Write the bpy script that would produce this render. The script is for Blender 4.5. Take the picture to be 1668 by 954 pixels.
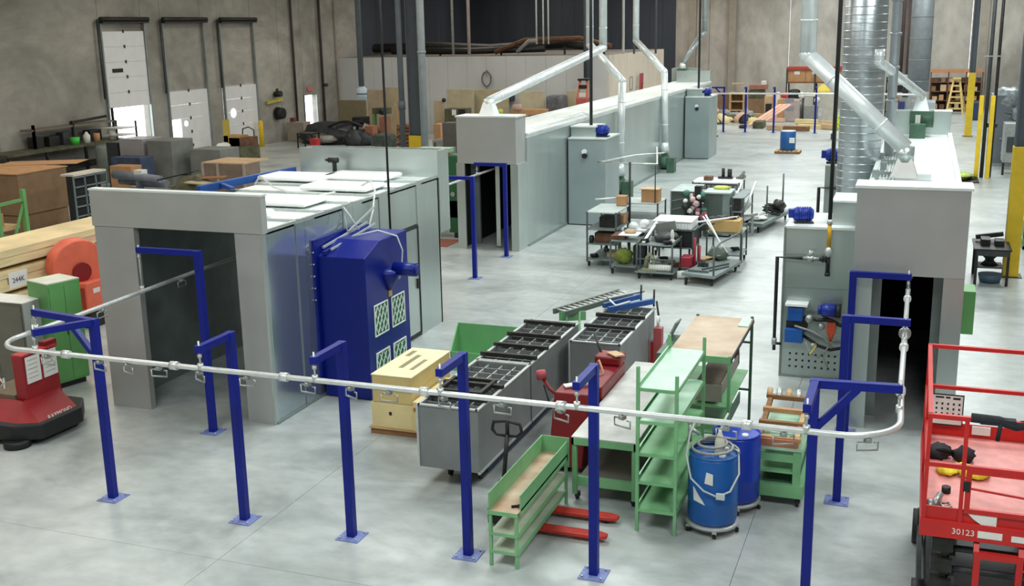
import bpy, bmesh, math, random
from mathutils import Vector, Matrix
random.seed(7)
for o in list(bpy.data.objects): bpy.data.objects.remove(o)
C = bpy.context.scene.collection
S = bpy.context.scene
R = math.radians
# ---------------------------------------------------------------- camera
CAMZ = 6.0
FPX, YAW, PITCH, ROLL = 1781.68, -0.3581516, 0.2374013, -0.0197655
cd = bpy.data.cameras.new('camera'); cam = bpy.data.objects.new('camera', cd); C.objects.link(cam)
fw = Vector((math.sin(YAW)*math.cos(PITCH), math.cos(YAW)*math.cos(PITCH), -math.sin(PITCH)))
rt = Vector((math.cos(YAW), -math.sin(YAW), 0)); upv = rt.cross(fw)
r2 = rt*math.cos(ROLL) + upv*math.sin(ROLL); u2 = upv*math.cos(ROLL) - rt*math.sin(ROLL)
cam.matrix_world = Matrix(((r2.x, u2.x, -fw.x, 0), (r2.y, u2.y, -fw.y, 0), (r2.z, u2.z, -fw.z, CAMZ), (0, 0, 0, 1)))
cd.sensor_fit = 'HORIZONTAL'; cd.sensor_width = 36.0; cd.lens = 36.0*FPX/1668.0
cd.clip_start = 0.1; cd.clip_end = 400
S.camera = cam
r2v, u2v = r2.copy(), u2.copy()
# ---------------------------------------------------------------- world (daylight outside the dock openings)
w = bpy.data.worlds.new('world'); S.world = w; w.use_nodes = True
bg = w.node_tree.nodes['Background']; bg.inputs[0].default_value = (0.93, 0.97, 1, 1); bg.inputs[1].default_value = 5.0
# ---------------------------------------------------------------- high bay lighting
def area(x, y, z, sx, sy, power, col=(1, 1, 1)):
    l = bpy.data.lights.new('high_bay_light', 'AREA'); l.shape = 'RECTANGLE'; l.size = sx; l.size_y = sy
    l.energy = power; l.color = col
    o = bpy.data.objects.new('high_bay_light', l); C.objects.link(o); o.location = (x, y, z)
COOL, WARM = (0.94, 1.0, 0.99), (1.0, 0.92, 0.80)
for y in (5, 17, 29, 41, 53, 65, 76):
    area(2.5, y, 10.2, 4, 4, 800, COOL)
    area(-7, y, 10.2, 4, 4, 700, COOL)
    area(-17, y, 10.2, 4, 4, 420, WARM)
    area(-27, y, 10.2, 4, 4, 330, WARM)
S.view_settings.view_transform = 'Standard'; S.view_settings.look = 'None'
S.view_settings.exposure = -0.1; S.view_settings.gamma = 1
# ---------------------------------------------------------------- materials
MATS = {}
def mat(name, col, rough=.5, metal=0.0, var=.06, scale=3.0, bump=0.0, emit=None, col2=None, spec=.5, alpha=1, stretch=None, trans=0):
    if name in MATS: return MATS[name]
    m = bpy.data.materials.new(name); m.use_nodes = True; nt = m.node_tree; N = nt.nodes; L = nt.links
    b = N['Principled BSDF']; b.inputs['Roughness'].default_value = rough; b.inputs['Metallic'].default_value = metal
    b.inputs['Specular IOR Level'].default_value = spec
    tc = N.new('ShaderNodeTexCoord'); nz = N.new('ShaderNodeTexNoise'); nz.inputs['Scale'].default_value = scale; nz.inputs['Detail'].default_value = 6
    src = tc.outputs['Object']
    if stretch:
        mp = N.new('ShaderNodeMapping'); mp.inputs['Scale'].default_value = stretch; L.new(src, mp.inputs[0]); src = mp.outputs[0]
    L.new(src, nz.inputs['Vector'])
    cr = N.new('ShaderNodeValToRGB')
    c2 = col2 if col2 else [c*(1-var*2.2) for c in col]
    c1 = col if col2 else [min(1, c*(1+var)) for c in col]
    cr.color_ramp.elements[0].color = (*c2, 1); cr.color_ramp.elements[1].color = (*c1, 1)
    cr.color_ramp.elements[0].position = .32; cr.color_ramp.elements[1].position = .68
    L.new(nz.outputs['Fac'], cr.inputs[0]); L.new(cr.outputs[0], b.inputs['Base Color'])
    if bump:
        bp = N.new('ShaderNodeBump'); bp.inputs['Strength'].default_value = bump; bp.inputs['Distance'].default_value = .02
        L.new(nz.outputs['Fac'], bp.inputs['Height']); L.new(bp.outputs[0], b.inputs['Normal'])
    if emit: b.inputs['Emission Color'].default_value = (*emit[:3], 1); b.inputs['Emission Strength'].default_value = emit[3]
    if alpha < 1: b.inputs['Alpha'].default_value = alpha
    if trans: b.inputs['Transmission Weight'].default_value = trans
    MATS[name] = m; return m
def sr(r, g, b):
    f = lambda c: (c/255/12.92) if c/255 <= .04045 else ((c/255+.055)/1.055)**2.4
    return (f(r), f(g), f(b))
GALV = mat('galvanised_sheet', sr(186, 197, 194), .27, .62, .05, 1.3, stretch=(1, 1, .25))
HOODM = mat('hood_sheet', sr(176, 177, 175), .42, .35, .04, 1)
GALVT = mat('galvanised_lit_top', sr(234, 240, 238), .4, .25, .03, 2)  # lit copy of the sheet: overhead glare painted into the tops as paler colour
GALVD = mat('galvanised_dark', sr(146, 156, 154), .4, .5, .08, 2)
DUCT = mat('spiral_duct_metal', sr(190, 198, 202), .3, .8, .08, 6, .12, stretch=(.3, .3, 3))
DUCTS = mat('bright_duct', sr(222, 228, 228), .34, .3, .04, 5)
BLUE = mat('blue_post_paint', sr(2, 24, 128), .45, 0, .05, 5, spec=.35)
BLUEF = mat('blue_filter_paint', sr(4, 26, 122), .38, 0, .05, 2, spec=.4)
PLATE = mat('blue_base_plate', sr(120, 132, 188), .5, 0, .1, 20)
RAIL = mat('conveyor_rail', sr(225, 228, 226), .35, .5, .05, 8)
HOOK = mat('hook_metal', sr(170, 174, 172), .4, .7, .1, 10)
GREEN = mat('light_green_paint', sr(128, 184, 132), .5, 0, .1, 3, col2=sr(110, 166, 116))
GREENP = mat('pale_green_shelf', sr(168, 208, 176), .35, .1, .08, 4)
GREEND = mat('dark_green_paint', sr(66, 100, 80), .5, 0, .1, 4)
GREENC = mat('green_cabinet_paint', sr(98, 158, 92), .5, 0, .06, 2)
GREY = mat('grey_tub_metal', sr(130, 134, 134), .5, .2, .06, 2)
GREYD = mat('dark_grey_metal', sr(70, 74, 76), .5, .4, .1, 8)
RIM = mat('rim_metal', sr(200, 204, 202), .4, .5, .05, 8)
IRON = mat('dark_iron', sr(58, 58, 56), .5, .6, .15, 10)
BLACK = mat('black_rubber', sr(24, 25, 28), .55, 0, .1, 8)
RED = mat('red_lift_paint', sr(196, 34, 30), .45, 0, .05, 3)
REDD = mat('dark_red_paint', sr(128, 22, 26), .45, 0, .08, 3)
REDF = mat('red_fork_paint', sr(200, 52, 42), .45, 0, .1, 8)
PINK = mat('red_deck_plate', sr(226, 148, 142), .5, 0, .08, 6)
ORANGE = mat('orange_paint', sr(228, 108, 82), .45, 0, .06, 3)
YEL = mat('yellow_guard_paint', sr(226, 190, 40), .5, 0, .06, 3)
YELG = mat('yellow_green_cloth', sr(196, 206, 70), .8, 0, .2, 10)
COLP = mat('column_grey_paint', sr(84, 92, 100), .6, 0, .06, 2)
DRUM = mat('drum_blue_plastic', sr(20, 92, 168), .35, 0, .05, 3)
DRUMR = mat('drum_royal_plastic', sr(18, 56, 170), .35, 0, .05, 3)
WHITE = mat('white_paper', sr(226, 226, 220), .7, 0, .03, 5)
WHITEG = mat('white_gloss', sr(240, 243, 242), .35, 0, .02, 5)
WOOD = mat('pale_wood', sr(198, 164, 120), .7, 0, .12, 3, stretch=(1, 8, 8))
WOODD = mat('brown_wood', sr(140, 98, 62), .7, 0, .15, 3, stretch=(1, 8, 8))
CREAM = mat('cream_carton', sr(222, 204, 150), .75, 0, .05, 3)
CARD = mat('cardboard', sr(186, 142, 100), .8, 0, .06, 4)
CARDD = mat('brown_cardboard', sr(138, 110, 82), .8, 0, .07, 3)
CRATE = mat('crate_pine', sr(226, 206, 160), .75, 0, .09, 2, stretch=(.6, .6, 6))
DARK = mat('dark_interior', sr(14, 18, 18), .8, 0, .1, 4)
NAVY = mat('navy_siding', sr(54, 60, 70), .7, .1, .15, .5, stretch=(1, 1, .2))
DRYW = mat('office_drywall', sr(204, 206, 206), .8, 0, .03, .6)
BEIGE = mat('beige_board', sr(178, 166, 136), .8, 0, .08, 1.5)
DOORW = mat('dock_door_white', sr(222, 224, 226), .5, 0, .02, 2)
BROWNT = mat('dusty_table_top', sr(196, 178, 156), .55, .1, .1, 2, col2=sr(168, 140, 112))
CONT = mat('concrete_table_top', sr(196, 196, 190), .5, .1, .12, 3)
CLEAR = mat('cloudy_plastic_tube', sr(220, 226, 222), .25, 0, .05, 5, alpha=.75)
HOSE = mat('grey_hose', sr(150, 150, 146), .5, 0, .1, 8)
MOTOR = mat('motor_blue', sr(22, 50, 150), .4, .1, .1, 8)
BRASS = mat('yellow_pipe', sr(208, 160, 40), .5, .2, .08, 8)
CHAR = mat('charcoal_cloth', sr(34, 36, 42), .8, 0, .2, 12)
FILTG = mat('filter_mesh', sr(40, 120, 80), .8, 0, .2, 30)
PLASW = mat('plastic_wrap', sr(140, 148, 150), .3, .1, .2, 6, .4)
TAN = mat('tan_board', sr(200, 170, 132), .75, 0, .08, 3)
RUST = mat('rusty_brown', sr(112, 78, 58), .7, .2, .2, 5)
OLIVE = mat('olive_grime', sr(92, 92, 70), .8, .1, .2, 3)
# floor and wall concrete
def concrete(name, ca, cb, cc, sc, rough, stretch, bump=.05):
    m = bpy.data.materials.new(name); m.use_nodes = True; nt = m.node_tree; N = nt.nodes; L = nt.links
    b = N['Principled BSDF']; tc = N.new('ShaderNodeTexCoord'); gm = N.new('ShaderNodeNewGeometry')
    mp = N.new('ShaderNodeMapping'); mp.inputs['Scale'].default_value = stretch; L.new(gm.outputs['Position'], mp.inputs[0])
    n1 = N.new('ShaderNodeTexNoise'); n1.inputs['Scale'].default_value = sc; n1.inputs['Detail'].default_value = 8; n1.inputs['Roughness'].default_value = .62
    n1.inputs['Distortion'].default_value = .6
    n2 = N.new('ShaderNodeTexNoise'); n2.inputs['Scale'].default_value = sc*7; n2.inputs['Detail'].default_value = 6
    L.new(mp.outputs[0], n1.inputs['Vector']); L.new(mp.outputs[0], n2.inputs['Vector'])
    r1 = N.new('ShaderNodeValToRGB'); e = r1.color_ramp.elements
    e[0].position = .3; e[0].color = (*ca, 1); e[1].position = .72; e[1].color = (*cc, 1); e.new(.5).color = (*cb, 1)
    L.new(n1.outputs['Fac'], r1.inputs[0])
    mx = N.new('ShaderNodeMix'); mx.data_type = 'RGBA'; mx.blend_type = 'MULTIPLY'; mx.inputs[0].default_value = .5
    r2_ = N.new('ShaderNodeValToRGB'); r2_.color_ramp.elements[0].color = (.68, .68, .68, 1); r2_.color_ramp.elements[0].position = .3; r2_.color_ramp.elements[1].position = .65
    L.new(n2.outputs['Fac'], r2_.inputs[0]); L.new(r1.outputs[0], mx.inputs[6]); L.new(r2_.outputs[0], mx.inputs[7])
    L.new(mx.outputs[2], b.inputs['Base Color']); b.inputs['Roughness'].default_value = rough
    bp = N.new('ShaderNodeBump'); bp.inputs['Strength'].default_value = bump; L.new(n2.outputs['Fac'], bp.inputs['Height']); L.new(bp.outputs[0], b.inputs['Normal'])
    return m
FLOOR = concrete('polished_concrete_floor', sr(150, 156, 154), sr(182, 188, 186), sr(204, 208, 204), .5, .33, (1, 1.4, 1), .02)
CONC = concrete('concrete_wall', sr(140, 134, 126), sr(170, 164, 155), sr(196, 190, 180), .3, .8, (1, 1, .6))
CONCL = concrete('concrete_wall_left', sr(128, 125, 118), sr(154, 151, 144), sr(182, 179, 170), .28, .8, (1, .8, 1.2))
# ---------------------------------------------------------------- geometry helpers
OFF = {}
def reg(o, loc): OFF[o.name] = Vector(loc)
def thing(name, label, cat, loc=(0, 0, 0), rz=0.0, group=None, world=False):
    o = bpy.data.objects.new(name, None); C.objects.link(o); o.empty_display_size = .2
    o.location = loc; o.rotation_euler = (0, 0, rz); o['label'] = label; o['category'] = cat
    if group: o['group'] = group
    OFF[o.name] = Vector(loc) if world else Vector((0, 0, 0))
    return o
def W(name, label, cat, loc, group=None): return thing(name, label, cat, loc, 0, group, True)
def cylv(V, F, SM, p0, p1, ra, rb, n, cap=True):
    p0 = Vector(p0); p1 = Vector(p1); d = (p1-p0).normalized()
    a = Vector((0, 0, 1)) if abs(d.z) < .9 else Vector((1, 0, 0))
    u = d.cross(a).normalized(); v = d.cross(u); b = len(V)
    for p, r in ((p0, ra), (p1, rb)):
        for i in range(n):
            t = 2*math.pi*i/n; V.append(p+u*math.cos(t)*r+v*math.sin(t)*r)
    for i in range(n):
        j = (i+1) % n; F.append((b+i, b+n+i, b+n+j, b+j)); SM.append(True)
    if cap:
        F.append(tuple(b+i for i in range(n))); SM.append(False)
        F.append(tuple(b+n+i for i in reversed(range(n)))); SM.append(False)
def build(prims):
    V, F, SM = [], [], []
    for p in prims:
        k = p[0]
        if k == 'b':
            x0, x1, y0, y1, z0, z1 = p[1:7]; b = len(V)
            for z in (z0, z1):
                for q in ((x0, y0), (x1, y0), (x1, y1), (x0, y1)): V.append(Vector((q[0], q[1], z)))
            for f in ((3, 2, 1, 0), (4, 5, 6, 7), (0, 1, 5, 4), (1, 2, 6, 5), (2, 3, 7, 6), (3, 0, 4, 7)): F.append(tuple(b+i for i in f)); SM.append(False)
        elif k == 'c':
            ra = p[3]; rb = p[4] if len(p) > 4 else ra; n = p[5] if len(p) > 5 else 12
            cylv(V, F, SM, p[1], p[2], ra, rb, n)
        elif k == 't':      # tube through points (bars with round joints)
            pts = [Vector(q) for q in p[1]]; r = p[2]; n = p[3] if len(p) > 3 else 8
            # swept rings
            b = len(V); up0 = None
            for i, q in enumerate(pts):
                d = (pts[min(i+1, len(pts)-1)]-pts[max(i-1, 0)]).normalized()
                if up0 is None:
                    a = Vector((0, 0, 1)) if abs(d.z) < .9 else Vector((1, 0, 0)); up0 = d.cross(a).normalized()
                u = (up0-d*up0.dot(d)).normalized(); v = d.cross(u); up0 = u
                sc = 1.0
                if 0 < i < len(pts)-1:
                    c = (pts[i]-pts[i-1]).normalized().dot((pts[i+1]-pts[i]).normalized()); sc = 1/max(.5, math.sqrt(max(.01, (1+c)/2)))
                for j in range(n):
                    t = 2*math.pi*j/n; V.append(q+(u*math.cos(t)+v*math.sin(t))*r*(sc if sc < 1.3 else 1.15))
            for i in range(len(pts)-1):
                for j in range(n):
                    k2 = (j+1) % n; F.append((b+i*n+j, b+i*n+k2, b+(i+1)*n+k2, b+(i+1)*n+j)); SM.append(True)
            F.append(tuple(b+j for j in reversed(range(n)))); SM.append(False)
            e = b+(len(pts)-1)*n; F.append(tuple(e+j for j in range(n))); SM.append(False)
        elif k == 'p':      # prism: polygon of 3-D points extruded by vector
            pts = [Vector(q) for q in p[1]]; e = Vector(p[2]); n = len(pts); b = len(V)
            V += pts+[q+e for q in pts]
            F.append(tuple(b+i for i in reversed(range(n)))); SM.append(False)
            F.append(tuple(b+n+i for i in range(n))); SM.append(False)
            for i in range(n):
                j = (i+1) % n; F.append((b+i, b+j, b+n+j, b+n+i)); SM.append(False)
        elif k == 'bar':    # square bar between two points
            p0 = Vector(p[1]); p1 = Vector(p[2]); wd = p[3]; ht = p[4] if len(p) > 4 else wd
            d = (p1-p0).normalized(); a = Vector((0, 0, 1)) if abs(d.z) < .95 else Vector((0, 1, 0))
            u = d.cross(a).normalized(); v = u.cross(d); b = len(V)
            for q in (p0, p1):
                for s, t in ((-1, -1), (1, -1), (1, 1), (-1, 1)): V.append(q+u*s*wd/2+v*t*ht/2)
            for f in ((3, 2, 1, 0), (4, 5, 6, 7), (0, 1, 5, 4), (1, 2, 6, 5), (2, 3, 7, 6), (3, 0, 4, 7)): F.append(tuple(b+i for i in f)); SM.append(False)
        elif k == 'f':      # square frustum: centre, half bottom, half top, height
            c = Vector(p[1]); b = len(V)
            for h_, z_ in ((p[2], 0), (p[3], p[4])):
                for q in ((-1, -1), (1, -1), (1, 1), (-1, 1)): V.append(c+Vector((q[0]*h_, q[1]*h_, z_)))
            for f in ((3, 2, 1, 0), (4, 5, 6, 7), (0, 1, 5, 4), (1, 2, 6, 5), (2, 3, 7, 6), (3, 0, 4, 7)): F.append(tuple(b+i for i in f)); SM.append(False)
        elif k == 's':      # ellipsoid
            c = Vector(p[1]); rx, ry, rz = p[2]; nu, nv = 14, 8; b = len(V)
            jit = p[3] if len(p) > 3 else 0
            V.append(c+Vector((0, 0, rz)))
            for i in range(1, nv):
                for j in range(nu):
                    th = math.pi*i/nv; ph = 2*math.pi*j/nu; q = 1+random.uniform(-jit, jit)
                    V.append(c+Vector((rx*math.sin(th)*math.cos(ph)*q, ry*math.sin(th)*math.sin(ph)*q, rz*math.cos(th)*q)))
            V.append(c-Vector((0, 0, rz))); last = len(V)-1
            for j in range(nu): F.append((b, b+1+j, b+1+(j+1) % nu)); SM.append(True)
            for i in range(nv-2):
                for j in range(nu):
                    a0 = b+1+i*nu+j; a1 = b+1+i*nu+(j+1) % nu; F.append((a0, a0+nu, a1+nu, a1)); SM.append(True)
            s0 = b+1+(nv-2)*nu
            for j in range(nu): F.append((last, s0+(j+1) % nu, s0+j)); SM.append(True)
        elif k == 'l':      # lathe: centre, [(r,z)...], n
            c = Vector(p[1]); prof = p[2]; n = p[3] if len(p) > 3 else 24; b = len(V)
            for r_, z_ in prof:
                for j in range(n):
                    t = 2*math.pi*j/n; V.append(c+Vector((r_*math.cos(t), r_*math.sin(t), z_)))
            for i in range(len(prof)-1):
                for j in range(n):
                    k2 = (j+1) % n; F.append((b+i*n+j, b+i*n+k2, b+(i+1)*n+k2, b+(i+1)*n+j)); SM.append(True)
            F.append(tuple(b+j for j in reversed(range(n)))); SM.append(False)
            e = b+(len(prof)-1)*n; F.append(tuple(e+j for j in range(n))); SM.append(False)
    return V, F, SM
def mesh(name, m, prims, off=None):
    V, F, SM = build(prims)
    if off is not None: V = [v-off for v in V]
    me = bpy.data.meshes.new(name); me.from_pydata(V, [], F); me.materials.append(m)
    for p, s in zip(me.polygons, SM): p.use_smooth = s
    bm = bmesh.new(); bm.from_mesh(me); bmesh.ops.recalc_face_normals(bm, faces=bm.faces); bm.to_mesh(me); bm.free()
    me.update(); return me
def part(T, name, m, *prims, bev=0, label=None, kind=None):
    off = OFF[T.name]
    o = bpy.data.objects.new(name, mesh(name, m, prims, off)); C.objects.link(o); o.parent = T
    OFF[o.name] = off
    if bev:
        md = o.modifiers.new('bevel', 'BEVEL'); md.width = bev; md.segments = 2; md.limit_method = 'ANGLE'
    if label: o['label'] = label
    if kind: o['kind'] = kind
    return o
def one(name, m, label, cat, *prims, group=None, bev=0, kind=None):
    """a thing that is a single mesh, authored in world coordinates; its origin sits at its lowest centre"""
    V, F, SM = build(prims)
    xs = [v.x for v in V]; ys = [v.y for v in V]; zs = [v.z for v in V]
    c = Vector(((min(xs)+max(xs))/2, (min(ys)+max(ys))/2, min(zs)))
    o = bpy.data.objects.new(name, mesh(name, m, prims, c)); C.objects.link(o); o.location = c; OFF[o.name] = c
    if bev:
        md = o.modifiers.new('bevel', 'BEVEL'); md.width = bev; md.segments = 2; md.limit_method = 'ANGLE'
    if label: o['label'] = label
    if cat: o['category'] = cat
    if group: o['group'] = group
    if kind: o['kind'] = kind
    return o
def struct(name, m, *prims, bev=0): return one(name, m, None, None, *prims, bev=bev, kind='structure')
def text(T, name, s, size, m, loc, rot, depth=.002, label=None):
    cu = bpy.data.curves.new(name, 'FONT'); cu.body = s; cu.size = size; cu.extrude = depth; cu.align_x = 'CENTER'; cu.align_y = 'CENTER'; cu.resolution_u = 2
    to = bpy.data.objects.new('tmp_text', cu); C.objects.link(to)
    dg = bpy.context.evaluated_depsgraph_get(); me = bpy.data.meshes.new_from_object(to.evaluated_get(dg)); bpy.data.objects.remove(to)
    me.materials.clear(); me.materials.append(m)
    o = bpy.data.objects.new(name, me); C.objects.link(o); o.parent = T; o.location = Vector(loc)-OFF[T.name]; o.rotation_euler = rot; OFF[o.name] = OFF[T.name]
    if label: o['label'] = label
    return o
def copy_tree(src, loc=None, rz=None, label=None, parent=None):
    c = src.copy(); C.objects.link(c); OFF[c.name] = Vector((0, 0, 0))
    if parent: c.parent = parent
    if loc is not None: c.location = loc
    if rz is not None: c.rotation_euler = (0, 0, rz)
    if label: c['label'] = label
    for ch in list(src.children): copy_tree(ch, parent=c)
    return c
def bx(x0, x1, y0, y1, z0, z1): return ('b', x0, x1, y0, y1, z0, z1)
def frame(axis, a0, a1, z0, z1, c0, c1, t):
    """rectangular ring in a plane; axis 'x': spans x a0..a1, y thickness c0..c1; axis 'y': spans y, x thickness"""
    r = [(a0, a1, z0, z0+t), (a0, a1, z1-t, z1), (a0, a0+t, z0+t, z1-t), (a1-t, a1, z0+t, z1-t)]
    if axis == 'x': return [bx(p, q, c0, c1, s, e) for p, q, s, e in r]
    return [bx(c0, c1, p, q, s, e) for p, q, s, e in r]
def casters(T, x0, x1, y0, y1, r=.06, m=BLACK):
    for x in (x0, x1):
        for y in (y0, y1):
            part(T, 'caster', m, ('c', (x-.018, y, r), (x+.018, y, r), r, r, 12), bx(x-.03, x+.03, y-.03, y+.03, r, r*2+.02))
# ================================================================ SETTING
fl = struct('floor', DARK, bx(-34.3, 14.3, -4.3, 82.3, -.3, -.02))
xj = [-34]+[x for x in [-1.65+5.77*k for k in range(-6, 4)] if -33.5 < x < 13.5]+[14]
yj = [-4]+[3.2+6.6*k for k in range(0, 12)]+[82]
for i in range(len(xj)-1):
    for j in range(len(yj)-1):
        part(fl, 'floor_slab', FLOOR, bx(xj[i]+.003, xj[i+1]-.003, yj[j]+.003, yj[j+1]-.003, -.02, 0))
struct('ceiling', mat('ceiling_deck', sr(150, 152, 152), .8), bx(-34.3, 14.3, -4.3, 82.3, 11, 11.2))
struct('wall_right', CONC, bx(14, 14.3, -4.3, 82.3, 0, 11))
struct('wall_front', CONC, bx(-34.3, 14, -4.3, -4, 0, 11))
# left wall with dock openings; columns of y ranges and the z ranges that are solid there
wl = struct('wall_left', CONCL, bx(-34.3, -34, -4, 4, 0, 11))
def lw(y0, y1, z0=0, z1=11): part(wl, 'concrete_panel', CONCL, bx(-34.3, -34, y0+.012, y1-.012, z0, z1))
for a, b in ((4, 11.5), (11.5, 19), (19, 26.5), (26.5, 33.6), (33.6, 39.9), (42.75, 44.15), (47.25, 48.7), (51.65, 54.3), (54.3, 56.7), (58.1, 61.0), (61, 63.8)): lw(a, b)
for a in (63.8, 66.4, 69, 71.6, 74.2, 76.8, 79.4): part(wl, 'siding_panel', NAVY, bx(-34.3, -34, a+.012, a+2.588, 0, 11), label='navy siding panel')
lw(39.9, 42.75, 3.3); lw(44.15, 47.25, 3.3); lw(48.7, 51.65, 3.3, 7.72); lw(48.7, 51.65, 8.9, 11); lw(56.7, 58.1, 2.4)
# back wall: navy siding on the left part, concrete tilt-up panels on the right part
wb = struct('wall_back', CONC, bx(-3, 2.8, 82, 82.3, 0, 11))
for a, b in ((-17.4, -14.9), (-14.9, -9.2), (-9.2, -3), (2.8, 8), (8, 14)): part(wb, 'concrete_panel', CONC, bx(a+.02, b-.02, 82, 82.3, 0, 11))
for i in range(17): part(wb, 'siding_panel', NAVY, bx(-34+i*.976+.01, -34+(i+1)*.976-.01, 82, 82.25, 0, 11), label='navy siding panel')
for x in (-16.1, -13.2, 3.6): struct('trim_%d' % (int(x)+20), mat('pilaster_concrete', sr(150, 142, 130), .9), bx(x-.25, x+.25, 81.7, 81.99, 0, 11))
# low office block against the left wall
of = struct('wall_office_front', DRYW, bx(-34, -16.75, 61.0, 61.01, 0, 4.42))
for i in range(14):
    x0 = -34+i*1.232; part(of, 'drywall_panel', DRYW, bx(x0+.006, x0+1.226, 60.93, 61.0, 0, 4.42))
os_ = struct('wall_office_side', mat('office_side_cream', sr(214, 202, 184), .8, 0, .03, 1), bx(-16.77, -16.76, 61.0, 75, 0, 4.42))
for i in range(7): part(os_, 'drywall_panel', MATS['office_side_cream'], bx(-16.76, -16.7, 61+i*2+.006, 63+i*2-.006, 0, 4.42))
part(os_, 'window', GALVD, *frame('y', 63.6, 64.4, 2.2, 3.0, -16.7, -16.67, .05)); part(os_, 'window', GALVD, *frame('y', 65.6, 66.3, 2.2, 3.0, -16.7, -16.67, .05))
struct('ceiling_office', mat('office_roof', sr(120, 114, 108), .9), bx(-34, -16.75, 61, 75, 4.3, 4.43))
# dock doors
def dock_door(n, y0, y1, zb, hole=None, slot=False):
    T = struct('door_%d' % n, GALVD, bx(-33.95, -33.82, y0-.1, y0-.02, 0, 6.75))      # track beside the door
    part(T, 'track', GALVD, bx(-33.95, -33.82, y1+.02, y1+.1, 0, 6.75))
    part(T, 'spring_shaft', IRON, ('c', (-33.7, y0-.2, 6.72), (-33.7, y1+.2, 6.72), .1), bx(-33.95, -33.6, y0-.15, y1+.15, 6.55, 6.62))
    part(T, 'counterweight_pipe', GREYD, ('c', (-33.8, y0-.28, 3.3), (-33.8, y0-.28, 6.7), .05))
    for k in range(5):
        z = zb+k*.668
        if hole and k < 3: part(T, 'door_section', DOORW, bx(-33.94, -33.88, hole, y1, z+.004, z+.664))
        else: part(T, 'door_section', DOORW, bx(-33.94, -33.88, y0, y1, z+.004, z+.664))
        part(T, 'hinge', GREYD, bx(-33.88, -33.84, (y0+y1)/2-.04, (y0+y1)/2+.04, z+.6, z+.74))
    if slot: part(T, 'view_slot', BLACK, bx(-33.88, -33.86, y0+.45, y0+1.15, zb+1.55, zb+1.72))
    return T
d1 = dock_door(1, 39.92, 42.72, 2.86, slot=True)
d2 = dock_door(2, 44.17, 47.22, 0, hole=44.95)
d3 = dock_door(3, 48.72, 51.62, 0)
GLOW = mat('daylit_pane', (1, 1, 1), .5, emit=(.95, .98, 1, 6))
part(d3, 'window_pane', GLOW, ('c', (-33.88, 49.35, 1.95), (-33.86, 49.35, 1.95), .22, .22, 20))
part(d2, 'window_pane', GLOW, ('c', (-33.88, 45.3, 1.75), (-33.86, 45.3, 1.75), .12, .12, 20))
d4 = struct('door_4', GALVD, *frame('y', 56.65, 58.15, -.05, 2.45, -34.02, -33.93, .05))
# clerestory window above the third dock door
wn = struct('window_1', GALVD, *frame('y', 48.7, 51.65, 7.72, 8.9, -34.2, -34.0, .06))
part(wn, 'mullion', GALVD, bx(-34.15, -34.05, 50.15, 50.2, 7.78, 8.84))
part(wn, 'pane', mat('window_glass', (.9, .95, .95), .05, trans=.9), bx(-34.11, -34.1, 48.76, 51.59, 7.78, 8.84))
struct('trim_1', mat('outside_apron', sr(210, 210, 205), .9), bx(-60, -34.3, 30, 62, -.3, -.01))
# steel columns with yellow guards
def column(x, y, label, guard=3.1, w_=.3):
    T = W('steel_column', label, 'column', (x, y, 0), 'painted steel columns along the bays')
    part(T, 'shaft', COLP, bx(x-w_/2, x+w_/2, y-.03, y+.03, 0, 11), bx(x-w_/2, x-w_/2+.04, y-.14, y+.14, 0, 11), bx(x+w_/2-.04, x+w_/2, y-.14, y+.14, 0, 11))
    q = w_/2+.02
    part(T, 'column_guard', YEL, bx(x-q, x+q, y-.19, y-.15, .02, guard), bx(x-q, x-q+.03, y-.15, y+.15, .02, guard), bx(x+q-.03, x+q, y-.15, y+.15, .02, guard), bev=.01)
    part(T, 'base_plate', GREYD, bx(x-.25, x+.25, y-.25, y+.25, 0, .02))
column(2.23, 28.1, 'grey steel column with yellow guard directly behind the black vise table', 3.1)
column(2.35, 62.7, 'farthest yellow-guarded steel column, beside the blue bin by the back wall', 3.3)
column(-21.7, 45.9, 'dark column between two grey pipes beyond the left booth', 1.3, .62)
T = W('column_pair', 'twin slim yellow bollards with dark pipes, in the middle of the right column row', 'column', (2.38, 46, 0))
for dx in (-.2, .2):
    part(T, 'guard_post', YEL, bx(2.33+dx-.08, 2.33+dx+.08, 45.9, 46.06, 0, 3.15), bev=.01)
part(T, 'pipe', GREYD, ('c', (2.33, 46.1, 0), (2.33, 46.1, 11), .07)); part(T, 'pipe', IRON, ('c', (2.62, 46.15, .02), (2.62, 46.15, 11), .06))
part(T, 'clamp', BLACK, bx(2.4, 2.75, 45.95, 46.15, 1.95, 2.1)); part(T, 'cross_pipe', HOSE, bx(2.33-.25, 2.33+.4, 46.0, 46.03, 4.6, 4.64))
one('wall_conduit', mat('dark_conduit', sr(60, 48, 46), .6), 'dark brown vertical pipe on the wall left of the lit doorway', 'pipe', ('c', (-33.85, 55.6, 0), (-33.85, 55.6, 11), .07))
one('wall_conduit', MATS['dark_conduit'], 'dark vertical pipe with red valve just right of the lit doorway', 'pipe', ('c', (-33.85, 58.75, 0), (-33.85, 58.75, 11), .08), ('c', (-33.85, 58.75, 2.9), (-33.55, 58.75, 2.9), .1))
one('wall_conduit', mat('pale_conduit', sr(170, 160, 148), .6), 'pale thin vertical pipe on the left wall at the office corner', 'pipe', ('c', (-33.9, 60.7, 0), (-33.9, 60.7, 11), .05))
one('roof_drain_pipe', COLP, 'grey pipe just left of the dark far column', 'pipe', ('c', (-22.15, 45.4, 0), (-22.15, 45.4, 11), .13), ('c', (-22.15, 45.4, 2.5), (-22.15, 45.4, 2.9), .16))
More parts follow.
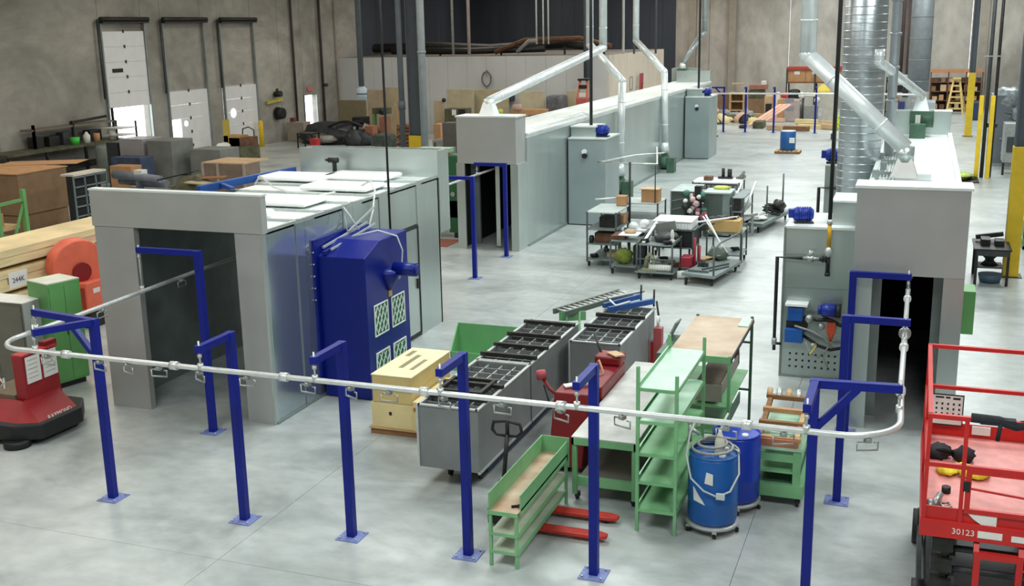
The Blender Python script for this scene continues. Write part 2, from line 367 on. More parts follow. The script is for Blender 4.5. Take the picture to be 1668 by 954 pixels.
one('roof_drain_pipe', mat('light_pipe', sr(140, 150, 154), .5), 'light grey pipe just right of the dark far column', 'pipe', ('c', (-20.98, 45.2, 0), (-20.98, 45.2, 11), .17), ('c', (-20.98, 45.2, 5), (-20.98, 45.2, 5.1), .2))
for x, z0, m_, r_, lb in ((-25.6, 4.6, HOSE, .08, 'left of two pinkish pipes hanging over the office roof'), (-24.6, 4.6, mat('pink_pipe', sr(176, 158, 156), .5), .1, 'right of two pinkish pipes hanging over the office roof'),
        (-20.5, 5.1, RAIL, .05, 'leftmost of three thin white pipes above the office'), (-20.1, 5.1, RAIL, .05, 'middle one of three thin white pipes above the office'), (-19.8, 5.1, RAIL, .05, 'rightmost of three thin white pipes above the office'), (-15.5, 4.45, RAIL, .08, 'single pale pipe rising from the office roof, right of the three thin ones'),
        (-14.9, 4.45, mat('dim_pipe', sr(90, 94, 104), .5), .06, 'dim grey pipe beside the single pale pipe over the office roof'),
        (-13.7, 4.45, MATS['dim_pipe'], .06, 'dim grey pipe farther right over the office roof')):
    y = 59.5 if x < -19 else 62
    one('hanging_pipe', m_, lb, 'pipe', ('c', (x*y/59.5, y, z0), (x*y/59.5, y, 11), r_, r_, 8))
# tangle on the office roof
T = W('office_roof_ducting', 'dark tangle of flexible ducts and pipes lying on the office roof', 'duct', (-22, 63, 4.43))
part(T, 'duct', IRON, ('t', [(-33, 64, 4.9), (-29, 63.5, 5.0), (-25, 64, 4.8), (-20, 63.5, 5.05), (-17.5, 63, 4.8)], .28), ('t', [(-31, 62.5, 4.75), (-26, 62.8, 4.7), (-21, 62.4, 4.8)], .2))
part(T, 'duct', RUST, ('t', [(-24, 62, 4.62), (-22.2, 62.4, 5.3), (-19, 62.8, 5.35), (-17, 62.5, 4.9)], .14)); part(T, 'duct', HOSE, ('t', [(-22.6, 62, 4.6), (-21.9, 62.2, 5.25), (-21.4, 62.2, 5.25)], .12))
part(T, 'support', IRON, *[bx(x, x+.1, 62.9, 63.0, 4.43, 4.9) for x in (-32, -28, -24, -20, -17.6)], kind='stuff')
# ================================================================ OVERHEAD RAIL, POSTS, HOOKS
RZ = 2.2
def arc(cx, cy, r, a0, a1, n=10): return [(cx+r*math.cos(R(a0+(a1-a0)*i/n)), cy+r*math.sin(R(a0+(a1-a0)*i/n)), RZ) for i in range(n+1)]
path = [(-11.1, 40, RZ)]+[(-11.08, y, RZ) for y in (30, 20, 15)]+[(-11.03, 13.8, RZ), (-10.96, 12.5, RZ), (-10.92, 11.5, RZ)]+arc(-10.45, 10.65, .45, 180, 270)+[(x, 10.2, RZ) for x in (-9, -6, -3)]+arc(-.55, 10.75, .55, -90, 0)+[(-.02, y, RZ) for y in (12, 16, 22, 34)]
rl = W('conveyor_rail', 'white tubular overhead conveyor rail looping around the blue posts', 'rail', (-5, 10.2, RZ))
part(rl, 'rail_tube', RAIL, ('t', path, .031, 10))
for x in (-9.7, -8.1, -6.6, -4.85, -3.3, -1.4): part(rl, 'coupling', RAIL, ('c', (x-.05, 10.2, RZ), (x+.05, 10.2, RZ), .052))
for y in (11.7, 13.4, 15.9, 17.4): part(rl, 'coupling', RAIL, ('c', (-.02, y-.06, RZ), (-.02, y+.06, RZ), .052))
part(rl, 'reducer_disc', HOOK, ('c', (-.02, 14.0, RZ), (-.02, 14.06, RZ), .075))
def post(x, y, arms, label, h=2.48, brace=(), tip=True, bars=.085):
    T = W('rail_post', label, 'post', (x, y, 0), 'blue posts carrying the conveyor rail')
    part(T, 'post_tube', BLUE, bx(x-.05, x+.05, y-.05, y+.05, .012, h), bev=.006)
    part(T, 'base_plate', PLATE, bx(x-.15, x+.15, y-.15, y+.15, 0, .012))
    part(T, 'bolt', RIM, *[('c', (x+a, y+b, .012), (x+a, y+b, .035), .012, .012, 6) for a in (-.11, .11) for b in (-.11, .11)], kind='stuff')
    for ax, ay in arms:
        part(T, 'arm', BLUE, ('bar', (x, y, h-.045), (ax, ay, h-.045), .08, .085))
    for q in brace: part(T, 'knee_brace', BLUE, ('bar', (x, y, h-.55), (q[0], q[1], h-.07), .07))
    return T
def drop(T, x, y, h=2.43):
    part(T, 'drop_rod', RIM, ('c', (x, y, RZ+.03), (x, y, h+.1), .011, .011, 8), ('c', (x, y, RZ-.02), (x, y, RZ+.06), .035, .035, 8), ('c', (x, y, h-.1), (x, y, h-.06), .025, .025, 6))
P = {}
P[1] = post(-9.81, 10.85, [(-10.98, 11.05), (-10.2, 10.2)], 'leftmost blue post of the front row, with two arms and a knee brace', brace=[(-10.3, 10.93)])
drop(P[1], -10.96, 11.04); drop(P[1], -10.2, 10.22)
names = {2: 'second front-row blue post from the left, before the booth opening', 3: 'third front-row blue post from the left, standing before the blue filter unit', 4: 'fourth front-row blue post, in front of the near grey tub',
         5: 'fifth front-row blue post, between green bench and green shelf rack'}
for k, x in ((2, -7.73), (3, -6.2), (4, -4.66), (5, -3.13)):
    P[k] = post(x, 10.82, [(x, 10.17)], names[k]); drop(P[k], x, 10.2)
P[6] = post(-.84, 10.98, [(.0, 11.05), (-.84, 10.17)], 'rightmost front-row blue post, braced, beside the wooden-framed green cart', brace=[(-.42, 11.01)]); drop(P[6], -.02, 11.05); drop(P[6], -.84, 10.2)
P[7] = post(-.71, 13.67, [(.04, 13.67)], 'blue post right of the burner cabinet, middle one of the right leg of the rail'); drop(P[7], -.02, 13.67)
P[8] = post(-.78, 16.25, [(.02, 16.25)], 'blue post right against the right oven mouth'); drop(P[8], -.02, 16.25)
P[9] = post(-10.0, 13.37, [(-11.1, 13.37)], 'tall blue post in front of the booth opening', h=2.87); drop(P[9], -11.08, 13.37, 2.8)
P[10] = post(-10.11, 24.43, [(-11.12, 24.43)], 'blue post between the booth and the long left oven', h=2.53); drop(P[10], -11.08, 24.43)
P[11] = post(-10.28, 27.1, [(-11.15, 27.1)], 'blue post right at the mouth of the long left oven', h=2.53); drop(P[11], -11.08, 27.1)
for k, x in enumerate((-10.55, -9.32, -7.75, -5.5)):
    post(x, 63.1, [(x-1.2, 63.1)] if k == 0 else [(x, 62.6)], ['leftmost', 'second', 'third', 'rightmost'][k]+' blue post of the far rail by the back wall, counted from the left', h=2.55, brace=[(x-.5, 63.1)] if k == 0 else ())
one('far_conveyor_rail', RAIL, 'white conveyor rail on the far blue posts before the back wall', 'rail', ('t', [(-11.8, 62.6, 2.2), (-4.2, 62.6, 2.2), (-2.5, 62.5, 2.2), (-.4, 61.8, 2.2), (-.1, 60.5, 2.2), (-.1, 40, 2.2)], .05))
# C-shaped load hooks
def hook(x, y, rz):
    T = thing('load_hook', 'small grey C-shaped hook carrier hanging under the front conveyor rail', 'hook', (x, y, RZ), rz, 'hook carriers on the rail')
    part(T, 'trolley', HOOK, bx(-.03, .03, -.03, .03, -.075, -.036), ('c', (0, -.04, -.05), (0, .04, -.05), .02, .02, 8))
    part(T, 'hook_frame', HOOK, ('t', [(-.1, 0, -.07), (-.1, 0, -.155), (.1, 0, -.155), (.1, 0, -.08), (.06, 0, -.08)], .009, 6), ('c', (0, 0, -.07), (-.1, 0, -.07), .009, .009, 6))
    return T
h0 = hook(-10.0, 10.2, 0)
ORD = ['second', 'third', 'fourth', 'fifth', 'sixth', 'seventh', 'eighth', 'ninth', 'tenth', 'eleventh', 'twelfth', 'thirteenth', 'fourteenth', 'fifteenth']
h0['label'] = 'first (leftmost) grey C-shaped hook hanging under the front conveyor rail'
for i, x in enumerate((-9.2, -8.78, -8.33, -7.75, -7.1, -6.3, -5.75, -5.28, -4.62, -3.95, -3.3, -2.65, -1.6, -1.05)): copy_tree(h0, (x, 10.2, RZ), random.uniform(-.5, .5), ORD[i]+' grey C-shaped hook from the left under the front conveyor rail')
copy_tree(h0, (-.28, 10.28, RZ), .4, 'grey C-shaped hook under the right-hand bend of the conveyor rail')
for xh, y, lb in ((-10.95, 12.3, 'grey hook under the left leg of the rail, just before the booth'), (-11.05, 14.3, 'grey hook under the rail just inside the booth opening'), (-11.08, 16.1, 'grey hook under the rail deeper inside the booth')): copy_tree(h0, (xh, y, RZ), math.pi/2, lb)
# ================================================================ GALVANISED BOOTH
def sheet_wall(T, axis, at0, at1, a0, a1, z0, z1, n, m=GALV, name='side_panel'):
    st = (a1-a0)/n
    for i in range(n):
        a, b = a0+i*st+.004, a0+(i+1)*st-.004
        if axis == 'x': part(T, name, m, bx(a, b, at0, at1, z0, z1))
        else: part(T, name, m, bx(at0, at1, a, b, z0, z1))
X0, X1, Y0, Y1 = -12.36, -9.22, 13.95, 20.44
T = bo = W('wash_booth', 'galvanised sheet-metal booth with open front at the left of the hall', 'booth', ((X0+X1)/2, Y0, 0))
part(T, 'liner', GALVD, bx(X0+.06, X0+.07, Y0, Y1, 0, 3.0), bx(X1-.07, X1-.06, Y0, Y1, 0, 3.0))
GALVM = mat('mirror_sheet', sr(190, 202, 206), .17, .85, .04, 1.2, stretch=(1, 1, .25))
for a, b in ((13.95, 14.85), (14.85, 15.12), (15.12, 15.45), (15.45, 16.4), (16.4, 16.75), (16.75, 17.1), (17.1, 17.75), (17.75, 18.1), (19.35, 19.6), (19.6, 20.44)):
    part(T, 'side_panel', GALVM if b < 16.5 else GALV, bx(X1-.06 if b-a > .5 else X1-.06, X1+(0 if b-a > .5 else .015), a+.004, b-.004, 0, 3.05))
part(T, 'side_panel', GALV, bx(X1-.06, X1, 18.1, 19.35, 2.28, 3.05))
part(T, 'side_panel', GALV, bx(X1-.06, X1, 18.104, 18.2, 0, 2.28))
sheet_wall(T, 'y', X0, X0+.06, Y0, Y1, 0, 3.05, 7)
dr = part(T, 'door', GALV, bx(X1-.05, X1+.015, 18.24, 19.31, .1, 2.2)); part(dr, 'door_seal', BLACK, *frame('y', 18.2, 19.35, .05, 2.26, X1, X1+.03, .04)); part(dr, 'handle', IRON, bx(X1+.015, X1+.05, 19.2, 19.24, 1.0, 1.2))
part(T, 'front_panel', HOODM, bx(X0, -11.6, Y0-.02, Y0+.04, 0, 3.05), bx(-11.66, -11.6, Y0+.04, Y0+.1, 0, 3.05), label='left front panel')
part(T, 'front_panel', HOODM, bx(-9.72, X1, Y0-.02, Y0+.04, 0, 3.05), bx(-9.72, -9.66, Y0+.04, Y0+.1, 0, 3.05), label='right front panel')
part(T, 'header', mat('header_sheet', sr(178, 180, 176), .5, .3, .04, 1), bx(X0-.02, X1+.02, Y0-.04, Y0+.1, 3.05, 3.62), label='front header panel')
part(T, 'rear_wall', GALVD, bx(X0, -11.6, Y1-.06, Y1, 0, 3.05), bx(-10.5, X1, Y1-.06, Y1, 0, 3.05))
part(T, 'rear_header', GALV, bx(X0-.05, X1+.02, Y1-.06, Y1, 3.05, 3.62), bx(X1-.06, X1+.02, Y1, Y1+.5, 1.9, 3.6), bx(X0-.05, X0, Y1, Y1+.5, 1.9, 3.6), bx(X0, X1, Y1+.44, Y1+.5, 1.9, 3.6), label='rear vestibule hood')
part(T, 'edge_rim', GALVT, bx(X0-.03, X1+.03, Y0-.05, Y0+.12, 3.62, 3.65), label='header cap')
for i in range(7):
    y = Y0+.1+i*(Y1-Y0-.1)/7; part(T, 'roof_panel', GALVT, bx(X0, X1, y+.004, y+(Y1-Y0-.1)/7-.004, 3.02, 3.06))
    part(T, 'roof_rib', GALV, bx(X0, X1, y-.03, y+.03, 3.06, 3.1))
part(T, 'edge_angle', GALV, bx(X1-.05, X1+.01, Y0+.1, Y1, 3.06, 3.1))
part(T, 'corner_post', GALV, bx(X1-.03, X1+.012, Y0-.03, Y0+.05, 0, 3.05)); part(T, 'floor_angle', GALVD, bx(X1, X1+.03, Y0, 18.2, 0, .04))
# light boxes on the roof
LB = mat('light_housing_white', sr(246, 248, 248), .4, 0, .02, 3)
k = 0
for x, y, lb in ((-11.85, 19.35, 'white light housing on the booth roof, back left, nearest the blue beam'), (-10.6, 19.75, 'white light housing on the booth roof, nearest the rear hood'), (-10.25, 18.3, 'white light housing on the booth roof, middle right'),
                 (-10.45, 16.45, 'white light housing on the booth roof, nearer the front header'), (-10.6, 14.95, 'white light housing half hidden behind the front header')):
    o = one('light_housing', LB, lb, 'light', bx(x-.72, x+.72, y-.42, y+.42, 3.1, 3.19), group='light housings on the booth roof', bev=.08)
one('roof_cable', CLEAR, 'looping pale cable across the booth roof', 'cable', ('t', [(-12.2, 18.3, 3.12), (-12.0, 18.2, 3.3), (-11.6, 18.0, 3.13), (-10.9, 17.4, 3.14), (-10.1, 17.5, 3.12), (-9.8, 17.2, 3.2), (-10.2, 16.9, 3.12)], .018, 6))
one('roof_cable', CLEAR, 'pale cable arching over the booth roof edge towards the blue filter unit', 'cable', ('t', [(-9.9, 18.2, 3.12), (-9.5, 18.0, 3.3), (-9.2, 17.6, 3.2), (-9.05, 17.2, 2.9), (-9.0, 16.9, 2.6)], .018, 6))
T = W('cordless_drill', 'black cordless drill standing upright on the booth roof before the rear hood', 'drill', (-11.42, 20.1, 3.06))
part(T, 'battery', BLACK, bx(-11.5, -11.34, 20.02, 20.16, 3.06, 3.14)); part(T, 'grip', IRON, bx(-11.45, -11.38, 20.06, 20.12, 3.14, 3.36)); part(T, 'body', BLACK, ('c', (-11.55, 20.09, 3.4), (-11.33, 20.09, 3.4), .055), ('c', (-11.62, 20.09, 3.4), (-11.55, 20.09, 3.4), .025))
T = W('crane_arm', 'long blue steel beam lying along the left edge of the booth roof', 'beam', (-12.6, 17.9, 3.06))
part(T, 'beam', mat('beam_blue', sr(30, 78, 150), .5, 0, .1, 5), ('bar', (-12.95, 17.5, 3.1), (-12.52, 20.3, 3.14), .12, .14)); part(T, 'cross_arm', MATS['beam_blue'], ('bar', (-12.85, 18.1, 3.12), (-12.3, 17.7, 3.1), .08)); part(T, 'bracket', BLACK, ('bar', (-12.9, 17.6, 3.04), (-12.2, 17.6, 3.08), .1, .03)); part(T, 'bracket', BLACK, ('bar', (-12.7, 19.6, 3.04), (-12.2, 19.6, 3.08), .1, .03))
# ---------------------------------------------------------------- blue filter unit
fx0, fx1, fy0, fy1 = -9.16, -8.3, 15.4, 16.98
T = W('filter_unit', 'tall blue air filter unit with green mesh filters on the booth side', 'filter unit', (-8.73, 16.15, 0))
part(T, 'housing', BLUEF, ('p', [(fx0, fy0, .02), (fx0, fy1, .02), (fx0, fy1, 2.62), (fx0, fy0+.55, 2.62), (fx0, fy0, 2.42)], (fx1-fx0, 0, 0)), bev=.01)
part(T, 'base', BLACK, bx(fx0+.03, fx1-.03, fy0+.03, fy1-.03, 0, .03))
part(T, 'back_flange', BLUEF, bx(fx0-.05, fx0, fy0-.1, fy1+.06, .3, 2.7))
part(T, 'bolt', RIM, *[('c', (fx0-.02, fy0-.12, z), (fx0-.02, fy0-.09, z), .012, .012, 6) for z in (1.7, 1.9, 2.1, 2.3, 2.5)], kind='stuff')
for i, (a, b) in enumerate(((fy0+.22, fy0+.72), (fy0+.86, fy0+1.36))):
    for z0, z1 in ((1.04, 1.58), (.3, .76)):
        fr = part(T, 'filter', FILTG, bx(fx1, fx1+.008, a, b, z0, z1))
        lat = frame('y', a, b, z0, z1, fx1+.008, fx1+.022, .02)
        for k in range(-3, 4):
            for s in (1, -1):
                pts = []
                for t in [j/20 for j in range(21)]:
                    yy = a+(b-a)*t; zz = (z0+z1)/2+s*(t-.5)*(z1-z0)*1.6+k*.17*1.35
                    if z0+.015 < zz < z1-.015: pts.append((yy, zz))
                if len(pts) > 1: lat.append(('bar', (fx1+.014, pts[0][0], pts[0][1]), (fx1+.014, pts[-1][0], pts[-1][1]), .014, .01))
        part(fr, 'lattice', WHITEG, *lat)
part(T, 'fan_housing', BLUEF, ('l', (fx1+.0, fy0+.82, 1.72), [(.05, 0), (.2, .26), (.2, .34), (.1, .38)], 20))
part(T, 'motor', BLUEF, ('c', (fx1+.1, fy0+.85, 2.09), (fx1+.52, fy0+.85, 2.09), .115, .115, 20), ('c', (fx1+.52, fy0+.85, 2.09), (fx1+.54, fy0+.85, 2.09), .1, .08, 20))
part(T, 'tag', mat('tan_label', sr(222, 180, 110), .7), bx(fx1+.0, fx1+.006, fy0+.8, fy0+.92, 1.6, 1.72))
part(T, 'top_bracket', RIM, ('bar', (fx0+.05, fy0+.1, 2.55), (fx0+.1, fy1, 2.72), .035), ('bar', (fx0+.2, fy0+.1, 2.52), (fx0+.25, fy1, 2.7), .03), ('bar', (fx0+.1, fy0+.9, 2.68), (fx0+.1, fy1+.3, 2.95), .03))
part(T, 'top_bracket', BLUEF, ('bar', (fx0+.12, fy0, 2.47), (fx0+.12, fy1, 2.66), .06), label='blue top rail')
part(T, 'air_hose', CLEAR, ('t', [(fx0+.3, fy0+.7, 2.64), (fx1-.2, fy0+.9, 2.72), (fx1+.05, fy0+1.1, 2.6), (fx1+.12, fy0+1.15, 2.35), (fx1+.1, fy0+1.12, 2.0), (fx1+.06, fy0+1.1, 1.85)], .014, 6))
part(T, 'air_hose', CLEAR, ('t', [(fx0+.05, fy0+.95, 2.66), (fx0-.02, fy0+1.0, 2.9), (fx0, fy0+.95, 3.08), (fx0+.1, fy0+.9, 3.0), (fx0+.25, fy0+1.0, 2.7)], .014, 6))
one('gas_pipe', BLACK, 'thin black pipe dropping from the ceiling to the top of the blue filter unit', 'pipe', ('c', (-9.0, 17.75, 2.3), (-9.0, 17.75, 10.2), .022, .022, 8), ('c', (-9.0, 17.75, 2.3), (-9.0, 17.0, 2.3), .022, .022, 8))
# ================================================================ LONG LEFT OVEN
def oven(name, label, x0, x1, y0, y1, zt, open0, open1, hx0, hx1, hd, n, rear_x=None):
    T = W(name, label, 'oven', ((x0+x1)/2, y0, 0))
    part(T, 'liner', DARK, bx(x0+.1, x0+.12, y0+.3, y1-.1, 0, zt-.1), bx(x1-.12, x1-.1, y0+.3, y1-.1, 0, zt-.1))  # near-black liners put the tunnel's shade into the colour
    sheet_wall(T, 'y', x1-.08, x1, y0+hd, y1, 0, zt, n); sheet_wall(T, 'y', x0, x0+.08, y0+hd, y1, 0, zt, n)
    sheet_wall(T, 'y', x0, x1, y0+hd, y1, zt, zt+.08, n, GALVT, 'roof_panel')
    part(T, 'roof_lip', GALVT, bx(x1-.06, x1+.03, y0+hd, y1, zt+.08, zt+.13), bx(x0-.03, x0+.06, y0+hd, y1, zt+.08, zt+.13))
    # vestibule jambs and hood
    part(T, 'jamb', GALV, bx(x0, open0, y0, y0+.06, 0, 2.4), bx(x0, x0+.06, y0+.06, y0+hd, 0, 2.4), label='left vestibule jamb')
    part(T, 'jamb', GALV, bx(open1, x1, y0, y0+.06, 0, 2.4), bx(x1-.06, x1, y0+.06, y0+hd, 0, 2.4), label='right vestibule jamb')
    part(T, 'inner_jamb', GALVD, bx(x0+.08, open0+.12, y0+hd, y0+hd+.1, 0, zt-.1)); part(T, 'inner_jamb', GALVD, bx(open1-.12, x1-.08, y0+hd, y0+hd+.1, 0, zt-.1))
    part(T, 'hood', HOODM, bx(hx0, hx1, y0-.03, y0, 2.4, 3.66), bx(hx0, hx0+.03, y0, y0+hd, 2.4, 3.66), bx(hx1-.03, hx1, y0, y0+hd, 2.4, 3.66), bx(hx0, hx1, y0+hd-.03, y0+hd, 3.1, 3.66), label='front hood')
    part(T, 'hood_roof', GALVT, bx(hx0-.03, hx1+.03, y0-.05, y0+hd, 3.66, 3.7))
    part(T, 'rear_hood', GALV, bx(hx0, hx1, y1, y1+.03, 2.4, 3.66), bx(hx0, hx0+.03, y1+.03, y1+.6, 2.4, 3.66), bx(hx1-.03, hx1, y1+.03, y1+.6, 2.4, 3.66), bx(hx0-.02, hx1+.02, y1, y1+.62, 3.66, 3.7))
    part(T, 'shade_curtain', DARK, bx(x0+.13, x1-.13, y0+6, y0+6.05, 0, zt-.1)); part(T, 'end_wall', GALVD, bx(x0+.08, x0+.5, y1-.1, y1, 0, zt)); part(T, 'end_wall', GALVD, bx(x1-.5, x1-.08, y1-.1, y1, 0, zt))  # black curtain added across the tunnel to darken the mouth
    return T
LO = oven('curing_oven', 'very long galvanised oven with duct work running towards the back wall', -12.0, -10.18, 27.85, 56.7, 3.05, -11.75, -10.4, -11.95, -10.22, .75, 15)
part(LO, 'baffle', GALV, bx(-10.98, -10.86, 28.2, 28.24, .05, 2.4)); part(LO, 'side_ledge', GALVD, bx(-10.18, -10.14, 34.6, 49.9, 0, .1), bx(-10.18, -10.15, 28.6, 32.2, 0, .06))
part(LO, 'roof_pipe', GALVT, ('bar', (-10.5, 30, 3.2), (-10.5, 36, 3.2), .05), ('bar', (-10.35, 31, 3.22), (-10.4, 42, 3.22), .05), ('bar', (-10.8, 33, 3.22), (-10.3, 33.4, 3.3), .06), ('t', [(-10.3, 33, 3.3), (-10.0, 33.3, 3.42), (-9.8, 33.4, 3.3)], .04))
# right oven
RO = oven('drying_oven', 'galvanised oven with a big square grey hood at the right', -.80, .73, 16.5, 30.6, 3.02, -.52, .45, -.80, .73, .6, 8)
part(RO, 'roof_conduit', GALV, *[('c', (-.66+i*.06, 17.2, 3.13+.01*i), (-.66+i*.06, 29.0+.1*i, 3.13), .014, .014, 6) for i in range(5)])
part(RO, 'roof_bracket', GALVD, *[bx(-.72, -.32, y, y+.04, 3.1, 3.2) for y in (22, 24, 25.5, 27.2)], *[bx(-.8+.1*(i % 2), -.68+.1*(i % 2), y, y+.15, 3.1, 3.28) for i, y in enumerate((21.5, 22.8, 24.4, 26.1, 27.9))], kind='stuff')
part(RO, 'roof_flange', GALVD, bx(-.52, .25, 21.45, 22.35, 3.1, 3.13))
one('junction_cabinet', GREENC, 'small green box on the right side of the right oven', 'box', bx(.75, .92, 17.0, 17.5, 1.45, 2.1))
# ---------------------------------------------------------------- burner cabinets
def motor(name, label, x, y, z, s=1.0, rz=0, m=None, base=None):
    T = thing(name, label, 'motor', (x, y, z), rz)
    part(T, 'foot', IRON, bx(-.2*s, .2*s, -.14*s, .14*s, 0, .03*s))
    part(T, 'body', m or MOTOR, ('c', (-.16*s, 0, .19*s), (.14*s, 0, .19*s), .15*s, .15*s, 20))
    for i in range(6): part(T, 'cooling_fin', m or MOTOR, ('c', ((-.13+i*.05)*s, 0, .19*s), ((-.12+i*.05)*s, 0, .19*s), .165*s, .165*s, 16))
    part(T, 'end_cap', m or MOTOR, ('c', (.14*s, 0, .19*s), (.2*s, 0, .19*s), .15*s, .1*s, 20)); part(T, 'end_cap', m or MOTOR, ('c', (-.22*s, 0, .19*s), (-.16*s, 0, .19*s), .12*s, .15*s, 20))
    part(T, 'shaft', RIM, ('c', (-.3*s, 0, .19*s), (-.22*s, 0, .19*s), .02*s)); part(T, 'terminal_box', m or MOTOR, bx(-.32*s, -.2*s, -.1*s, .08*s, .12*s, .3*s))
    return T
T = W('burner_cabinet', 'galvanised burner cabinet with pipework and punched holes, left of the right oven mouth', 'cabinet', (-1.43, 18.75, 0))
part(T, 'body', GALV, bx(-2.03, -.84, 18.75, 20.2, .01, 2.62), bev=.008)
part(T, 'roof_panel', GALVT, bx(-2.04, -.84, 18.73, 20.22, 2.62, 2.66)); part(T, 'side_flange', GALVD, bx(-2.06, -2.03, 18.73, 18.8, 0, 2.64), bx(-2.06, -.84, 18.72, 18.75, 0, .03))
part(T, 'top_duct', GALV, bx(-1.3, -.83, 19.0, 19.9, 2.66, 3.05)); part(T, 'duct_cap', GALVT, bx(-1.32, -.83, 18.98, 19.92, 3.05, 3.08))
part(T, 'seam', GALVD, bx(-2.03, -.9, 18.742, 18.75, 1.6, 1.61))
for r in range(3):
    for c in range(9):
        part(T, 'vent_hole', BLACK, ('c', (-1.88+c*.108, 18.752, .42-r*.115), (-1.88+c*.108, 18.744, .42-r*.115), .02, .02, 10))
T2 = W('gas_train', 'cluster of blue valves, hoses and pipes mounted on the front of the near burner cabinet', 'valve', (-1.45, 18.6, .62))
part(T2, 'control_box', mat('valve_blue', sr(24, 88, 168), .4, 0, .1, 6), bx(-1.93, -1.68, 18.55, 18.75, 1.05, 1.28), bev=.01, label='upper blue control box'); part(T2, 'control_box', MATS['valve_blue'], bx(-1.96, -1.66, 18.5, 18.75, .68, .92), bev=.01, label='lower blue control box')
part(T2, 'shelf', WHITEG, bx(-1.97, -1.6, 18.5, 18.75, 1.32, 1.36)); part(T2, 'panel', IRON, bx(-1.95, -1.6, 18.6, 18.75, .93, 1.04))
part(T2, 'blower', MOTOR, ('c', (-1.36, 18.48, 1.3), (-1.12, 18.48, 1.3), .11, .11, 16), ('c', (-1.42, 18.48, 1.3), (-1.36, 18.48, 1.3), .08, .08, 16)); part(T2, 'blower_cap', IRON, ('c', (-1.12, 18.48, 1.3), (-1.05, 18.48, 1.3), .12, .12, 16))
part(T2, 'pipe', IRON, ('t', [(-1.66, 18.6, 1.12), (-1.4, 18.55, 1.1), (-1.25, 18.55, 1.12), (-1.05, 18.6, 1.02), (-.85, 18.62, 1.02)], .035), ('t', [(-1.66, 18.6, .8), (-1.4, 18.52, .66), (-1.2, 18.52, .6), (-.88, 18.6, .66)], .03), ('c', (-1.3, 18.55, 1.1), (-1.3, 18.55, 1.3), .04))
part(T2, 'valve', HOOK, ('s', (-1.56, 18.5, 1.12), (.07, .07, .08)), ('s', (-1.36, 18.5, 1.0), (.06, .05, .06)), ('c', (-1.52, 18.5, .66), (-1.42, 18.5, .66), .05), ('c', (-1.0, 18.5, .64), (-.9, 18.5, .68), .05))
part(T2, 'actuator', mat('orange_actuator', sr(214, 84, 50), .5), bx(-1.27, -1.13, 18.5, 18.62, .88, 1.08), ('c', (-1.2, 18.56, .74), (-1.2, 18.56, .88), .02, .06, 10))
part(T2, 'tag', mat('yellow_tag', sr(232, 214, 96), .7), ('bar', (-1.52, 18.46, .52), (-1.42, 18.46, .68), .13, .012))
part(T2, 'flexible_hose', HOSE, ('t', [(-1.8, 18.52, .98), (-1.5, 18.46, .92), (-1.3, 18.44, .82), (-1.16, 18.46, .66)], .018, 6), ('t', [(-1.2, 18.48, .7), (-1.3, 18.46, .55), (-1.28, 18.46, .42), (-1.22, 18.5, .3)], .012, 6), ('t', [(-1.6, 18.48, .72), (-1.52, 18.46, .52), (-1.38, 18.46, .46), (-1.28, 18.47, .6)], .012, 6))
# black gas pipe loop left of the cabinet and drop line above it
T = W('gas_pipe', 'black gas pipe standing left of the near burner cabinet with brass-coloured valves at its elbow', 'pipe', (-2.12, 18.6, .45))
part(T, 'pipe', BLACK, ('t', [(-2.14, 18.6, .5), (-2.14, 18.6, 2.14), (-1.72, 18.6, 2.14)], .028), ('c', (-2.14, 18.6, .62), (-2.02, 18.6, .62), .025)); part(T, 'fitting', HOOK, ('c', (-1.72, 18.6, 2.14), (-1.45, 18.6, 2.14), .035), ('c', (-1.66, 18.6, 2.14), (-1.54, 18.6, 2.14), .055), ('c', (-1.62, 18.6, 2.14), (-1.58, 18.6, 2.28), .03, .05), ('c', (-2.14, 18.6, .6), (-2.14, 18.6, .72), .045))
part(T, 'union', IRON, ('c', (-1.45, 18.6, 2.14), (-1.3, 18.6, 2.14), .035), ('c', (-1.41, 18.6, 2.14), (-1.38, 18.6, 2.14), .055), ('c', (-1.34, 18.6, 2.14), (-1.36, 18.6, 2.14), .055))
T = W('gas_drop_pipe', 'black gas pipe with yellow lower length coming down in front of the big grey duct', 'pipe', (-1.31, 18.6, 1.9))
part(T, 'pipe', BLACK, ('c', (-1.31, 18.6, 2.75), (-1.31, 18.6, 10.2), .034), ('c', (-1.31, 18.6, 1.9), (-1.31, 18.6, 2.2), .034), ('c', (-1.31, 18.6, 1.86), (-1.31, 18.6, 1.92), .045)); part(T, 'yellow_sleeve', BRASS, ('c', (-1.31, 18.6, 2.35), (-1.31, 18.6, 2.76), .033)); part(T, 'valve', RIM, ('s', (-1.31, 18.58, 2.27), (.06, .06, .09)), ('c', (-1.31, 18.6, 2.74), (-1.31, 18.6, 2.82), .045))
motor('fan_motor', 'blue electric motor on top of the near burner cabinet', -1.78, 19.1, 2.66, .8, .2)
T = W('burner_cabinet', 'second galvanised burner cabinet, mostly hidden behind the big round duct', 'cabinet', (-1.4, 27.4, 0))
part(T, 'body', GALV, bx(-2.1, -.86, 27.4, 28.8, .01, 2.62)); part(T, 'roof_panel', GALVT, bx(-2.11, -.86, 27.38, 28.82, 2.62, 2.65))
motor('fan_motor', 'blue electric motor on the second burner cabinet behind the round duct', -1.9, 27.7, 2.66, 1.0, 0)
one('gas_pipe', BLACK, 'bent black gas pipe left of the second burner cabinet', 'pipe', ('t', [(-2.22, 27.3, 0), (-2.22, 27.3, 2.1), (-1.75, 27.3, 2.1)], .035), group=None)
